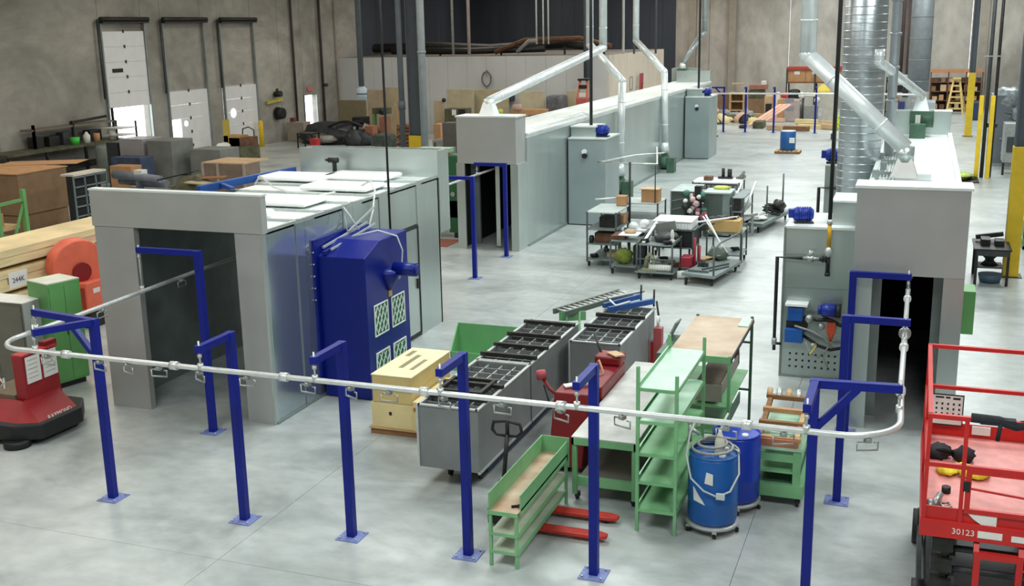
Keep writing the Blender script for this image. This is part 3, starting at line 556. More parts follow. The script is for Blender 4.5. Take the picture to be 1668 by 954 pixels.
# left oven burner cabinets
def burner(x0, x1, y0, y1, zt, label, mlabel, plabel):
    T = W('burner_cabinet', label, 'cabinet', ((x0+x1)/2, y0, 0))
    part(T, 'body', mat('cabinet_sheet', sr(158, 172, 172), .4, .4, .05, 1), bx(x0, x1, y0, y1, .01, zt)); part(T, 'roof_panel', GALVT, bx(x0, x1+.02, y0-.02, y1, zt, zt+.04)); part(T, 'edge', BLACK, bx(x0-.02, x0, y0-.02, y0, 0, zt), bx(x0, x1, y0-.015, y0, 0, .03))
    part(T, 'sight_port', WHITEG, ('c', (x0+.52, y0, zt-.38), (x0+.52, y0-.06, zt-.38), .08)); part(T, 'port_lens', BLACK, ('c', (x0+.54, y0-.02, zt-.5), (x0+.54, y0-.09, zt-.5), .08))
    part(T, 'top_duct', GALV, bx(x0, x0+.8, y0+.3, y0+1.2, zt+.04, zt+.34)); part(T, 'duct_cap', GALVT, bx(x0, x0+.84, y0+.25, y0+1.22, zt+.34, zt+.38))
    motor('fan_motor', mlabel, x1-.22, y0+.45, zt+.04, 1.05, 0)
    one('gas_pipe', BLACK, plabel, 'pipe', ('c', (x1-.62, y0+.6, zt+.05), (x1-.62, y0+.6, 10.2), .05))
burner(-10.13, -8.95, 32.25, 33.9, 2.66, 'nearer burner cabinet on the side of the long left oven', 'blue motor on the nearer burner cabinet of the long left oven', 'black pipe rising from the nearer burner cabinet of the left oven')
burner(-10.13, -9.03, 50.1, 52.2, 2.78, 'farther burner cabinet on the side of the long left oven, near the back', 'blue motor on the farther burner cabinet of the long left oven', 'black pipe rising from the farther burner cabinet of the left oven')
# ---------------------------------------------------------------- exhaust blowers and ducts
def blower(x, y, z, label, s=1.0):
    T = W('exhaust_blower', label, 'blower', (x, y, z))
    part(T, 'stand', GREEND, bx(x+.1*s, x+.42*s, y-.3*s, y+.15*s, z, z+.62*s), bev=.01, label='green motor housing'); part(T, 'volute', GREEND, ('c', (x-.18*s, y, z+.42*s), (x+.1*s, y, z+.42*s), .3*s, .3*s, 20), bx(x-.16*s, x+.08*s, y-.12*s, y+.12*s, z+.42*s, z+.8*s))
    part(T, 'base', GALVD, bx(x-.2*s, x+.1*s, y-.3*s, y+.3*s, z, z+.12*s)); part(T, 'outlet_cone', DUCTS, ('c', (x-.04*s, y, z+.8*s), (x-.04*s, y, z+1.25*s), .2*s, .13*s, 16))
blower(-9.95, 37.95, 0, 'nearer green exhaust blower on the floor beside the long left oven')
blower(-9.95, 45.3, 0, 'farther green exhaust blower on the floor beside the long left oven')
def duct(label, pts, r, m=DUCTS, seams=True, cat='duct'):
    T = W('exhaust_duct', label, cat, pts[0])
    for i in range(len(pts)-1):
        a = Vector(pts[i]); b = Vector(pts[i+1]); L_ = (b-a).length; part(T, 'duct_section', m, ('c', a, b, r, r, 20))
        if seams:
            d = (b-a)/L_; n = max(1, int(L_/1.2)); part(T, 'seam_ring', m, *[('c', a+d*(L_*(k+.5)/n-.02), a+d*(L_*(k+.5)/n+.02), r*1.05, r*1.05, 20) for k in range(n)])
        if i: part(T, 'elbow', m, ('s', a, (r*1.06,)*3))
    return T
duct('white duct rising from the nearer floor blower of the left oven and bending back', [(-9.99, 37.95, 1.25), (-9.92, 37.95, 4.12), (-11.7, 40, 5.35), (-11.7, 40, 10.5)], .135)
duct('white duct rising from the farther floor blower of the left oven and bending back', [(-9.99, 45.3, 1.25), (-10.05, 45.3, 4.13), (-11.69, 47, 5.38), (-11.69, 47, 10.5)], .135)
T = duct('long slanting white duct from the hood of the long left oven', [(-11.16, 28.3, 4.05), (-10.35, 37, 5.29), (-10.35, 37, 10.5)], .135)
part(T, 'duct_base', DUCTS, ('f', (-11.16, 28.3, 3.7), .22, .12, .35)); part(T, 'duct_neck', DUCTS, ('c', (-11.16, 28.3, 3.95), (-11.16, 28.3, 4.12), .14, .14, 16))
one('rear_hood', GALV, 'small galvanised fan plenum at the far end of the long left oven', 'plenum', bx(-12.4, -10.95, 57.6, 57.75, 2.9, 3.8), bx(-12.4, -10.95, 57.75, 58.2, 3.7, 3.8), bx(-12.35, -12.25, 57.75, 58.2, 0, 3.7), bx(-11.1, -11.0, 57.75, 58.2, 0, 3.7))
T = W('exhaust_blower', 'small green blower against the plenum at the far end of the long left oven', 'blower', (-11.7, 57.2, 3.13)); part(T, 'housing', GREEND, bx(-12.0, -11.55, 57.0, 57.5, 3.13, 3.8)); part(T, 'volute', mat('mid_green', sr(96, 140, 100), .5), ('c', (-11.55, 57.3, 3.45), (-11.3, 57.3, 3.45), .3, .3, 16)); part(T, 'outlet_cone', DUCTS, ('c', (-11.75, 57.2, 3.8), (-11.75, 57.2, 4.1), .2, .12))
duct('thin duct bending up from the plenum at the far end of the left oven', [(-11.75, 57.2, 4.05), (-11.03, 58, 5.37), (-10.79, 58, 5.6), (-10.79, 58, 10.5)], .14, mat('grey_duct', sr(160, 166, 166), .4, .5))
T = duct('thick slanting silver duct from the roof of the right oven', [(-.24, 21.9, 3.66), (-2.1, 21.9, 5.4), (-2.1, 21.9, 10.5)], .155, DUCTS)
part(T, 'duct_collar', GALV, ('c', (-.24, 21.9, 3.42), (-.24, 21.9, 3.7), .165, .165, 20)); part(T, 'transition', mat('transition_sheet', sr(196, 194, 190), .4, .5), ('f', (-.24, 21.9, 3.12), .25, .13, .36))
for dx in (-.05, .05): part(T, 'bead', DUCTS, ('bar', (-.24, 21.9+dx, 3.82), (-2.1, 21.9+dx, 5.56), .02))
T = W('exhaust_blower', 'dark green blower on the roof at the rear hood of the right oven', 'blower', (-.05, 30, 3.1)); part(T, 'housing', GREEND, bx(-.26, .12, 29.5, 30.4, 3.1, 3.45), bx(-.28, .28, 29.9, 30.4, 3.4, 3.75)); part(T, 'volute', GREEND, ('c', (.02, 30.1, 3.55), (.3, 30.1, 3.55), .22, .22, 16)); part(T, 'nameplate', WHITE, bx(-.14, -.02, 29.88, 29.9, 3.42, 3.66)); part(T, 'outlet_cone', DUCTS, ('f', (-.02, 30.2, 3.75), .2, .09, .4))
duct('thin slanting duct from the rear blower of the right oven', [(-.02, 30.2, 4.0), (-.02, 30.1, 4.15), (-.86, 23.6, 5.2), (-.86, 23.6, 5.45)], .1, DUCTS)
T = duct('very big round spiral duct standing between the two right burner cabinets', [(-1.19, 24.3, 0), (-1.19, 24.3, 10.5)], .43, DUCT, False)
part(T, 'spiral_seam', DUCT, *[('c', (-1.19, 24.3, .2+.16*i), (-1.19, 24.3, .22+.16*i), .437, .437, 28) for i in range(62)])
one('riser_pipe', mat('riser_grey', sr(168, 174, 178), .4, .4), 'slimmer grey riser pipe against the right of the big spiral duct', 'pipe', ('c', (-.62, 25.2, 3.15), (-.62, 25.2, 10.5), .1), *[('c', (-.62, 25.2, 3.6+i*.7), (-.62, 25.2, 3.66+i*.7), .125) for i in range(8)])
duct('big grey round duct standing on the machine far behind the right oven', [(-.3, 70, 1.9), (-.3, 70, 10.5)], .62, mat('far_duct', sr(140, 146, 150), .5, .3), True)
# ================================================================ FOREGROUND EQUIPMENT
def tub(name, label, x0, x1, y0, y1, z0, z1, nx, rows, racks):
    T = W(name, label, 'tub', ((x0+x1)/2, (y0+y1)/2, 0), None)
    t = .02
    part(T, 'side_wall', GREY, bx(x0, x0+t, y0, y1, z0, z1)); part(T, 'side_wall', GREY, bx(x1-t, x1, y0, y1, z0, z1))
    part(T, 'end_wall', GREY, bx(x0+t, x1-t, y0, y0+t, z0, z1)); part(T, 'end_wall', GREY, bx(x0+t, x1-t, y1-t, y1, z0, z1))
    part(T, 'bottom', GREYD, bx(x0+t, x1-t, y0+t, y1-t, z0, z0+t))
    part(T, 'rim', RIM, bx(x0-.02, x0+.025, y0-.02, y1+.02, z1, z1+.02), bx(x1-.025, x1+.02, y0-.02, y1+.02, z1, z1+.02), bx(x0, x1, y0-.02, y0+.02, z1, z1+.02), bx(x0, x1, y1-.02, y1+.02, z1, z1+.02), bx(x0-.03, x0, y0-.02, y0+.02, z0, z1), bx(x1-.015, x1+.015, y0-.01, y1, z0-.02, z0+.015))
    for i in range(1, nx):
        x = x0+(x1-x0)*i/nx; part(T, 'divider', RIM, bx(x-.008, x+.008, y0+t, y1-t, z1-.22, z1-.03))
    for i in range(1, rows):
        y = y0+(y1-y0)*i/rows; part(T, 'divider', GREY, bx(x0+t, x1-t, y-.01, y+.01, z1-.24, z1-.02))
    for y, h in racks:
        part(T, 'rack_bar', IRON, bx(x0-.02, x1+.02, y-.035, y+.035, z1+.02, z1+.02+h)); part(T, 'rack_bar', IRON, bx(x0+.05, x1-.05, y+.1, y+.13, z1+.0, z1+.03))
    for x in (x0+.15, x1-.15):
        for y in (y0+.25, y1-.25):
            part(T, 'leg', IRON, bx(x-.03, x+.03, y-.03, y+.03, .0 if x0 > -5.5 else .282, z0))
    return T
tub('compartment_tub', 'nearest long grey compartment tub behind the fourth blue post', -6.02, -5.17, 12.45, 14.5, .3, 1.17, 4, 9, [(12.75, .04), (13.35, .05)])
tub('compartment_tub', 'grey compartment tub directly behind the nearest one, full of dark racks', -6.02, -5.17, 14.56, 16.95, .3, 1.17, 4, 10, [(14.75, .06), (15.3, .05), (15.9, .06), (16.7, .05)])
tub('compartment_tub', 'grey compartment tub standing to the right behind the red stacker', -4.98, -4.17, 15.9, 18.25, .3, 1.17, 4, 10, [(16.75, .05), (17.45, .06)])
# loose iron racks resting on the near tub
one('loose_rack', IRON, 'dark iron frame lying on the near end of the first tub', 'rack', *frame('x', -5.95, -5.3, 0, .001, 0, 0, 0)[:0], bx(-5.95, -5.9, 12.9, 13.5, 1.2, 1.26), bx(-5.35, -5.3, 12.9, 13.5, 1.2, 1.26), bx(-5.9, -5.35, 12.9, 12.95, 1.2, 1.26), bx(-5.9, -5.35, 13.45, 13.5, 1.2, 1.26))
# blue dollies below
T = W('tub_dolly', 'dark blue wheeled dolly under the two near tubs', 'dolly', (-5.55, 14.6, 0)); NB = mat('navy_paint', sr(20, 36, 70), .6)
part(T, 'deck', NB, bx(-5.9, -5.25, 12.9, 16.6, .2, .28)); part(T, 'side_rail', NB, bx(-5.28, -5.22, 12.9, 16.6, .14, .28)); casters(T, -5.8, -5.35, 12.95, 16.5, .07)
# hand pallet truck with black handle, red forks under the green trough table
T = W('pallet_truck', 'hand pallet truck with black loop handle and red forks under the green trough bench', 'pallet truck', (-4.9, 12.0, 0))
for y0 in (11.55, 12.08): part(T, 'fork', REDF, ('p', [(-4.5, y0, .1), (-3.3, y0, .1), (-3.2, y0+.04, .1), (-3.2, y0+.12, .1), (-3.3, y0+.16, .1), (-4.5, y0+.16, .1)], (0, 0, -.045)), bev=.008)
for y0 in (11.63, 12.16): part(T, 'fork_roller', BLACK, ('c', (-3.36, y0-.04, .04), (-3.36, y0+.04, .04), .038))
part(T, 'body', BLACK, bx(-4.72, -4.45, 11.6, 12.2, .05, .24)); part(T, 'pump', BLACK, ('c', (-4.62, 11.9, .2), (-4.62, 11.9, .5), .07)); part(T, 'steer_wheel', BLACK, ('c', (-4.64, 11.78, .09), (-4.64, 12.02, .09), .09, .09, 16))
part(T, 'tiller', IRON, ('c', (-4.62, 11.9, .45), (-4.57, 11.95, 1.12), .028)); part(T, 'handle', BLACK, ('t', [(-4.57, 11.95, 1.08), (-4.7, 11.92, 1.1), (-4.76, 11.92, 1.16), (-4.74, 11.92, 1.26), (-4.56, 11.92, 1.29), (-4.39, 11.92, 1.26), (-4.37, 11.92, 1.16), (-4.43, 11.92, 1.1), (-4.57, 11.95, 1.08)], .02)); part(T, 'handle_stem', BLACK, ('c', (-4.57, 11.95, 1.08), (-4.56, 11.92, 1.29), .025))
# green narrow trough bench
x0, x1, y0, y1 = -4.33, -3.98, 10.66, 12.55
T = W('trough_bench', 'narrow light green bench with high sides and dusty bottom, nearest the camera', 'bench', ((x0+x1)/2, (y0+y1)/2, 0))
for x in (x0, x1-.035):
    for y in (y0, y1-.035): part(T, 'leg', GREEN, bx(x, x+.035, y, y+.035, 0, .68))
part(T, 'table_top', mat('trough_bottom', sr(198, 178, 150), .6, 0, .1, 3, col2=sr(170, 132, 104)), bx(x0, x1, y0, y1, .66, .685)); part(T, 'top_edge', GREEN, bx(x0-.005, x1+.005, y0-.01, y0, .64, .69))
part(T, 'side_board', GREEN, bx(x0, x0+.012, y0, y1, .685, .9), label='left side board'); part(T, 'side_board', GREEN, bx(x1-.012, x1, y0+.12, y1, .6, .86), label='right side board'); part(T, 'end_board', GREEN, bx(x0, x1+.02, y1, y1+.012, .5, .9))
for z in (.42, .2): part(T, 'shelf', mat('grey_green_shelf', sr(170, 182, 160), .5, 0, .08, 4), bx(x0+.01, x1-.01, y0, y1, z-.02, z)); part(T, 'shelf_lip', GREEN, bx(x1-.012, x1-.002, y0, y1, z-.05, z+.005), bx(x0, x1, y0-.005, y0+.005, z-.035, z+.002))
one('dark_scrap', BLACK, 'small black scrap lying on the near end of the green trough bench', 'scrap', ('t', [(-4.1, 10.8, .7), (-4.03, 10.84, .7), (-4.0, 10.78, .74)], .015, 6))
# large green work table with grey top
x0, x1, y0, y1 = -3.95, -3.1, 12.62, 16.0
T = W('work_table', 'long green work table with worn grey top between red stacker and green rack', 'table', ((x0+x1)/2, (y0+y1)/2, 0))
part(T, 'table_top', CONT, bx(x0, x1, y0, y1, .885, .9)); part(T, 'apron', GREEN, bx(x0, x1, y0, y0+.03, .79, .885)); part(T, 'apron', GREEN, bx(x1-.03, x1, y0, y1, .79, .885)); part(T, 'apron', GREEN, bx(x0, x0+.03, y0, y1, .79, .885))
for x in (x0, x1-.06):
    for y in (y0+.02, (y0+y1)/2, y1-.08): part(T, 'leg', GREEN, bx(x, x+.06, y, y+.06, .1, .79))
part(T, 'lower_rail', GREEN, bx(x0+.05, x1-.05, y0+.04, y0+.1, .22, .34)); part(T, 'lower_shelf', mat('grimy_shelf', sr(110, 106, 98), .7), bx(x0+.06, x1-.06, y0+.1, y1-.1, .28, .3)); part(T, 'brace', RIM, ('bar', (x0+.1, y0+.5, .35), (x0+.35, y0+.5, .8), .04)); casters(T, x0+.05, x1-.05, y0+.1, y1-.1, .045)
# green shelf rack
x0, x1, y0, y1 = -2.96, -2.46, 12.04, 13.8
T = W('shelf_rack', 'light green steel rack with five sloping-lit shelves beside the blue drums', 'rack', ((x0+x1)/2, (y0+y1)/2, 0))
for x in (x0, x1-.035):
    for y in (y0, y1-.035): part(T, 'post', GREEN, bx(x-.003, x+.038, y-.003, y+.038, 0, 2.02 if y > 13 or x > -2.7 else 2.1), bev=.003)
for z in (.3, .66, 1.02, 1.43, 1.84):
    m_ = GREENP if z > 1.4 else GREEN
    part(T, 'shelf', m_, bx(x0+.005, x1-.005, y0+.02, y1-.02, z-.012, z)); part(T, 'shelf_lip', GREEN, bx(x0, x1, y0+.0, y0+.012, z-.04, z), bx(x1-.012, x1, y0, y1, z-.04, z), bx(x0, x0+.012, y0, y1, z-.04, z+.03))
    part(T, 'shelf_edge', GREENP, bx(x0+.012, x0+.025, y0+.03, y1-.03, z+.03, z+.04))
one('valve_fitting', RIM, 'chrome fitting with black lever hanging by the green rack', 'fitting', ('c', (-2.42, 12.6, 1.02), (-2.42, 12.6, 1.25), .025), ('s', (-2.42, 12.6, 1.28), (.04, .04, .04)), ('c', (-2.42, 12.6, 1.2), (-2.3, 12.62, 1.12), .022))
# tall table with brown top, shelves below
x0, x1, y0, y1 = -3.03, -2.17, 14.05, 16.15
T = W('tall_table', 'tall green-framed table with dusty brown top behind the green rack', 'table', ((x0+x1)/2, (y0+y1)/2, 0))
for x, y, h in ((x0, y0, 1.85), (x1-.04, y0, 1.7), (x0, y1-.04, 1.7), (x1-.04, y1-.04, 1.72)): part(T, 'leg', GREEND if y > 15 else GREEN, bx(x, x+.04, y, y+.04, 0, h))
part(T, 'table_top', BROWNT, bx(x0, x1, y0, y1, 1.66, 1.68)); part(T, 'top_rail', GREEN, bx(x0, x1, y0-.01, y0+.02, 1.6, 1.69)); part(T, 'top_rail', GREYD, bx(x1-.02, x1+.01, y0, y1, 1.62, 1.67)); part(T, 'side_panel', GREENP, bx(x1-.16, x1-.01, y1-.5, y1-.02, 1.675, 1.695), label='pale sheet on the top corner')
part(T, 'cross_bar', GREEND, bx(x0, x1, y1-.03, y1, 1.3, 1.33)); part(T, 'cross_bar', GREEND, bx(x0, x1, y1-.03, y1, .55, .58))
part(T, 'tray', mat('tray_brown', sr(128, 116, 98), .7, .1, .15, 4), bx(x0+.3, x1-.12, y0+.1, y1-.5, 1.12, 1.14)); part(T, 'tray_side', mat('tray_grey', sr(150, 146, 134), .6), bx(x1-.14, x1-.12, y0+.1, y1-.5, 1.14, 1.28)); part(T, 'tray_side', MATS['tray_grey'], bx(x0+.3, x1-.12, y0+.08, y0+.1, 1.02, 1.26)); part(T, 'stake', RUST, bx(x1-.18, x1-.12, y1-.6, y1-.53, 1.14, 1.55))
part(T, 'lower_shelf', GREEN, bx(x0+.02, x1-.02, y0+.05, y1-.3, .95, .97)); part(T, 'lower_shelf', GREEN, bx(x0+.02, x1-.1, y0-.1, y1-.9, .62, .64)); part(T, 'shelf_lip', GREEND, bx(x1-.1, x1-.08, y0, y1-.6, .55, .72)); part(T, 'sheet', WHITE, bx(x0+.2, x0+.45, y0+.1, y0+.4, .64, .655))
T = W('sheet_cabinet', 'small grey-green steel box with an open flap behind the tall table', 'box', (-3.2, 15.1, 0)); part(T, 'body', GREEND, bx(-3.3, -3.08, 14.6, 15.6, .0, 1.5)); part(T, 'flap', mat('flap_grey', sr(108, 120, 112), .5, .2), ('p', [(-3.3, 15.2, 1.5), (-3.3, 15.6, 1.5), (-3.2, 15.75, 1.72), (-3.2, 15.35, 1.75)], (.02, 0, -.01)))
# drums
def drum(label, x, y, m, s=1.0, dz=.1):
    T = W('plastic_drum', label, 'drum', (x, y, dz))
    r = .3*s; h = .86*s
    part(T, 'body', m, ('l', (x, y, dz), [(r*.9, 0), (r*.97, .02), (r, .06), (r, h*.32), (r*1.02, h*.34), (r, h*.36), (r, h*.9), (r*.97, h*.95), (r*.95, h-.012)], 32))
    part(T, 'rim', m, ('t', [(x+r*.95*math.cos(i*math.pi/14), y+r*.95*math.sin(i*math.pi/14), dz+h-.004) for i in range(29)], .014, 6))
    part(T, 'bung_cap', WHITE, ('c', (x+.12, y+.15, dz+h-.04), (x+.12, y+.15, dz+h+.01), .045)); part(T, 'bung_cap', WHITE, ('c', (x+.12, y-.1, dz+h-.04), (x+.12, y-.1, dz+h+.01), .04))
    return T
def dolly(label, x, y):
    T = W('drum_dolly', label, 'dolly', (x, y, 0)); part(T, 'ring', RIM, ('l', (x, y, .085), [(.1, 0), (.32, 0), (.325, .035), (.315, .04), (.1, .04)], 28))
    for k in range(5):
        a = k*2*math.pi/5-1.3; cx, cy = x+.31*math.cos(a), y+.31*math.sin(a); part(T, 'caster', BLACK, ('c', (cx-.018, cy, .042), (cx+.018, cy, .042), .042, .042, 14)); part(T, 'caster_fork', RIM, bx(cx-.026, cx+.026, cy-.03, cy+.03, .06, .09))
dolly('round wheeled dolly under the nearer drum', -2.09, 12.42); dolly('round wheeled dolly under the rear royal blue drum', -1.93, 13.15)
D = drum('nearer mid blue plastic drum with hoses and white bottle on top', -2.09, 12.42, DRUM, 1.0, .13)
part(D, 'label_sheet', WHITE, ('p', [(-2.28, 12.18, .62), (-2.13, 12.117, .42), (-2.27, 12.175, .45)], (-.004, -.01, 0))); part(D, 'label_sheet', WHITE, ('p', [(-2.14, 12.118, .7), (-2.04, 12.118, .68), (-2.04, 12.118, .82), (-2.12, 12.118, .84)], (0, -.01, 0)))
drum('royal blue plastic drum standing behind the nearer drum', -1.93, 13.15, DRUMR, 1.02, .13)
one('coiled_hose', HOSE, 'grey hose coiled on top of the nearer blue drum', 'hose', ('t', [(-2.09+(.3-.004*i)*math.cos(i*.35), 12.42+(.3-.004*i)*math.sin(i*.35), 1.01+.003*i) for i in range(46)], .018, 6))
one('hanging_hose', CLEAR, 'pale hose looping down over the front of the nearer blue drum', 'hose', ('t', [(-2.32, 12.5, 1.35), (-2.36, 12.3, 1.25), (-2.38, 12.2, 1.0), (-2.3, 12.1, .75), (-2.14, 12.07, .62), (-1.98, 12.08, .56), (-1.84, 12.15, .62), (-1.76, 12.28, .8), (-1.8, 12.45, 1.02), (-1.95, 12.5, 1.06)], .012, 6), bx(-1.99, -1.89, 12.05, 12.09, .54, .61))
T = W('jug', 'white plastic bottle with tube standing on the nearer drum', 'bottle', (-2.02, 12.42, .97)); part(T, 'body', mat('jug_plastic', sr(226, 220, 200), .5), ('l', (-2.02, 12.42, .97), [(.06, 0), (.065, .02), (.06, .16), (.035, .24), (.02, .28), (.02, .31)], 16)); part(T, 'tube', CLEAR, ('t', [(-2.02, 12.42, 1.26), (-1.99, 12.46, 1.36), (-1.95, 12.55, 1.45)], .014, 6))
# wheeled green stand with a wooden frame
x0, x1, y0, y1 = -1.78, -1.12, 13.3, 14.6
T = W('green_trolley', 'green wheeled stand carrying a wooden frame, left of the sixth blue post', 'trolley', ((x0+x1)/2, (y0+y1)/2, 0))
for x in (x0+.03, x1-.12):
    for y in (y0, y1-.09): part(T, 'leg', GREEN, bx(x, x+.09, y-.004, y+.094, .14, .758))
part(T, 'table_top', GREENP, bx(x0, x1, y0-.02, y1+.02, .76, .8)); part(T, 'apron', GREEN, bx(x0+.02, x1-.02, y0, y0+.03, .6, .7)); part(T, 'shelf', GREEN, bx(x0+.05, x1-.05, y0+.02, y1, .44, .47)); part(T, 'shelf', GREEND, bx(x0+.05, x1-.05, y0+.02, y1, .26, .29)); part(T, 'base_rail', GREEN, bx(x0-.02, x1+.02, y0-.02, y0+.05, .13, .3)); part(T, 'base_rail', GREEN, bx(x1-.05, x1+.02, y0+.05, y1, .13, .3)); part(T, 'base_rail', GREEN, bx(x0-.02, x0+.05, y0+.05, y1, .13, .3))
casters(T, x0+.05, x1-.05, y0+.05, y1-.05, .055)
T = W('wooden_cradle', 'slatted brown wooden frame lying on the green wheeled stand', 'frame', (-1.46, 13.9, .8))
part(T, 'rail', WOODD, ('bar', (-1.68, 13.3, .84), (-1.7, 14.7, .98), .06, .08)); part(T, 'rail', WOOD, ('bar', (-1.22, 13.3, .84), (-1.2, 14.7, .98), .06, .08))
for i, y in enumerate((13.35, 13.8, 14.2, 14.62)): part(T, 'crossbar', WOODD if i % 2 else CARD, bx(-1.74, -1.16, y-.035, y+.035, .86+.04*i, .92+.04*i))
for i in range(5): part(T, 'roller', RIM if i % 2 else WOOD, ('c', (-1.72+i*.13, 14.62, 1.0), (-1.72+i*.13, 14.74, 1.08), .04))
part(T, 'board', mat('terracotta_board', sr(172, 110, 78), .7), bx(-1.7, -1.2, 13.28, 13.31, .8, .9))
T = W('green_bin', 'mid green open sheet-metal bin behind the yellow cartons', 'bin', (-7.2, 17.8, 0)); GB = mat('bin_green', sr(112, 176, 116), .5, 0, .05, 2)
part(T, 'back_panel', GB, ('p', [(-7.85, 18.0, 0), (-6.55, 18.0, 0), (-6.55, 18.05, .7), (-7.85, 18.05, .7)], (0, .02, 0))); part(T, 'front_panel', GB, ('p', [(-7.7, 17.35, 0), (-6.55, 17.35, 0), (-6.55, 17.33, .36), (-7.7, 17.33, .36)], (0, .02, 0)))
part(T, 'side_panel', GB, ('p', [(-7.7, 17.35, 0), (-7.85, 18.0, 0), (-7.85, 18.05, .7), (-7.7, 17.33, .36)], (.02, 0, 0))); part(T, 'side_panel', GB, ('p', [(-6.55, 17.35, 0), (-6.55, 18.0, 0), (-6.55, 18.05, .7), (-6.55, 17.33, .36)], (-.02, 0, 0))); part(T, 'bottom', GREENC, bx(-7.7, -6.57, 17.37, 18.0, 0, .02))
# cartons on a pallet
T = W('pallet', 'wooden pallet under the cream cartons', 'pallet', (-7.15, 14.9, 0))
for y in (14.07, 14.85, 15.6): part(T, 'stringer', WOODD, bx(-7.62, -6.5, y, y+.06, 0, .09))
for i in range(7): part(T, 'deck_board', WOOD, bx(-7.64, -6.48, 14.05+i*.245, 14.05+i*.245+.16, .09, .11))
c1 = W('carton', 'bottom left cream carton with a small dark mark, on the pallet', 'carton', (-7.35, 14.85, .11), 'cream cartons on the pallet'); part(c1, 'body', CREAM, bx(-7.6, -6.9, 14.08, 15.6, .11, .5), bev=.006); part(c1, 'mark', BLACK, bx(-7.3, -7.26, 14.07, 14.08, .32, .37))
c2 = W('carton', 'bottom right cream carton with red and black lettering and yellow label', 'carton', (-6.75, 14.7, .11), 'cream cartons on the pallet'); part(c2, 'body', CREAM, bx(-6.89, -6.35, 14.05, 15.3, .11, .58), bev=.006)
part(c2, 'yellow_label', mat('pale_yellow', sr(232, 222, 130), .7), bx(-6.75, -6.5, 14.035, 14.045, .14, .3)); text(c2, 'red_lettering', 'Best', .085, REDF, (-6.8, 14.04, .46), (R(90), 0, 0)); text(c2, 'black_lettering', 'Tec  CZ', .085, BLACK, (-6.56, 14.04, .45), (R(90), 0, 0))
c3 = W('carton', 'topmost big cream carton with printed lid', 'carton', (-7.3, 14.9, .5), 'cream cartons on the pallet'); part(c3, 'body', mat('cream_carton_dark', sr(206, 184, 124), .75, 0, .05, 3), bx(-7.58, -6.92, 14.1, 15.55, .505, .93), bev=.006)
part(c3, 'lid', mat('cream_lid', sr(240, 228, 184), .75, 0, .04, 3), bx(-7.59, -6.91, 14.09, 15.56, .93, .945)); part(c3, 'printed_line', mat('print_grey', sr(150, 140, 110), .8), bx(-7.33, -7.25, 14.5, 15.2, .945, .947)); part(c3, 'printed_line', MATS['print_grey'], bx(-7.12, -7.05, 14.45, 15.0, .945, .947))
part(c3, 'printed_line', MATS['print_grey'], bx(-7.5, -7.42, 15.1, 15.4, .945, .947)); part(c3, 'tape', mat('tape_tan', sr(190, 166, 110), .5), bx(-7.58, -6.92, 14.09, 14.1, .7, .71), bx(-6.92, -6.91, 14.1, 15.55, .7, .71))
# red walkie stacker
T = W('red_stacker', 'dark red walkie stacker with a tiller knob and papers, between tubs and work table', 'truck', (-4.3, 14.3, 0))
part(T, 'rear_cover', REDD, ('p', [(-4.56, 13.45, .1), (-4.56, 14.0, .1), (-4.48, 13.95, 1.15), (-4.48, 13.55, 1.15)], (.5, 0, 0)), bev=.02); part(T, 'front_cover', mat('deep_red', sr(120, 14, 24), .4), bx(-4.34, -3.96, 14.1, 15.4, .12, 1.08), bev=.02)
part(T, 'top_edge', REDD, bx(-4.36, -3.96, 15.1, 15.45, 1.08, 1.22), bev=.03); part(T, 'motor_block', IRON, bx(-4.4, -4.0, 13.9, 14.4, .4, .98)); part(T, 'motor', GREYD, ('c', (-4.2, 14.05, .98), (-4.2, 14.05, 1.12), .13)); part(T, 'paper', WHITE, ('bar', (-4.4, 13.75, 1.17), (-4.1, 13.95, 1.2), .12, .02)); part(T, 'paper', TAN, ('bar', (-4.15, 15.3, 1.24), (-3.96, 15.1, 1.25), .16, .02)); part(T, 'cable', CARD, ('t', [(-4.3, 14.9, 1.12), (-4.2, 14.8, 1.25), (-4.1, 14.7, 1.1), (-4.15, 14.6, .95)], .015, 6))
part(T, 'lever', BLACK, ('c', (-4.3, 15.3, 1.2), (-4.5, 15.6, 1.42), .018)); part(T, 'tiller_arm', REDD, ('t', [(-4.42, 13.7, 1.0), (-4.6, 13.72, 1.12), (-4.72, 13.76, 1.26)], .025)); part(T, 'tiller_knob', mat('knob_red', sr(176, 70, 78), .5), ('c', (-4.73, 13.76, 1.24), (-4.75, 13.77, 1.36), .07, .065, 16)); part(T, 'strut', BLACK, ('c', (-4.56, 13.65, .85), (-4.7, 13.75, 1.16), .012)); part(T, 'wheel', BLACK, ('c', (-4.5, 13.6, .1), (-4.3, 13.6, .1), .1, .1, 16)); part(T, 'wheel', BLACK, ('c', (-4.25, 15.1, .08), (-4.05, 15.1, .08), .08, .08, 16))
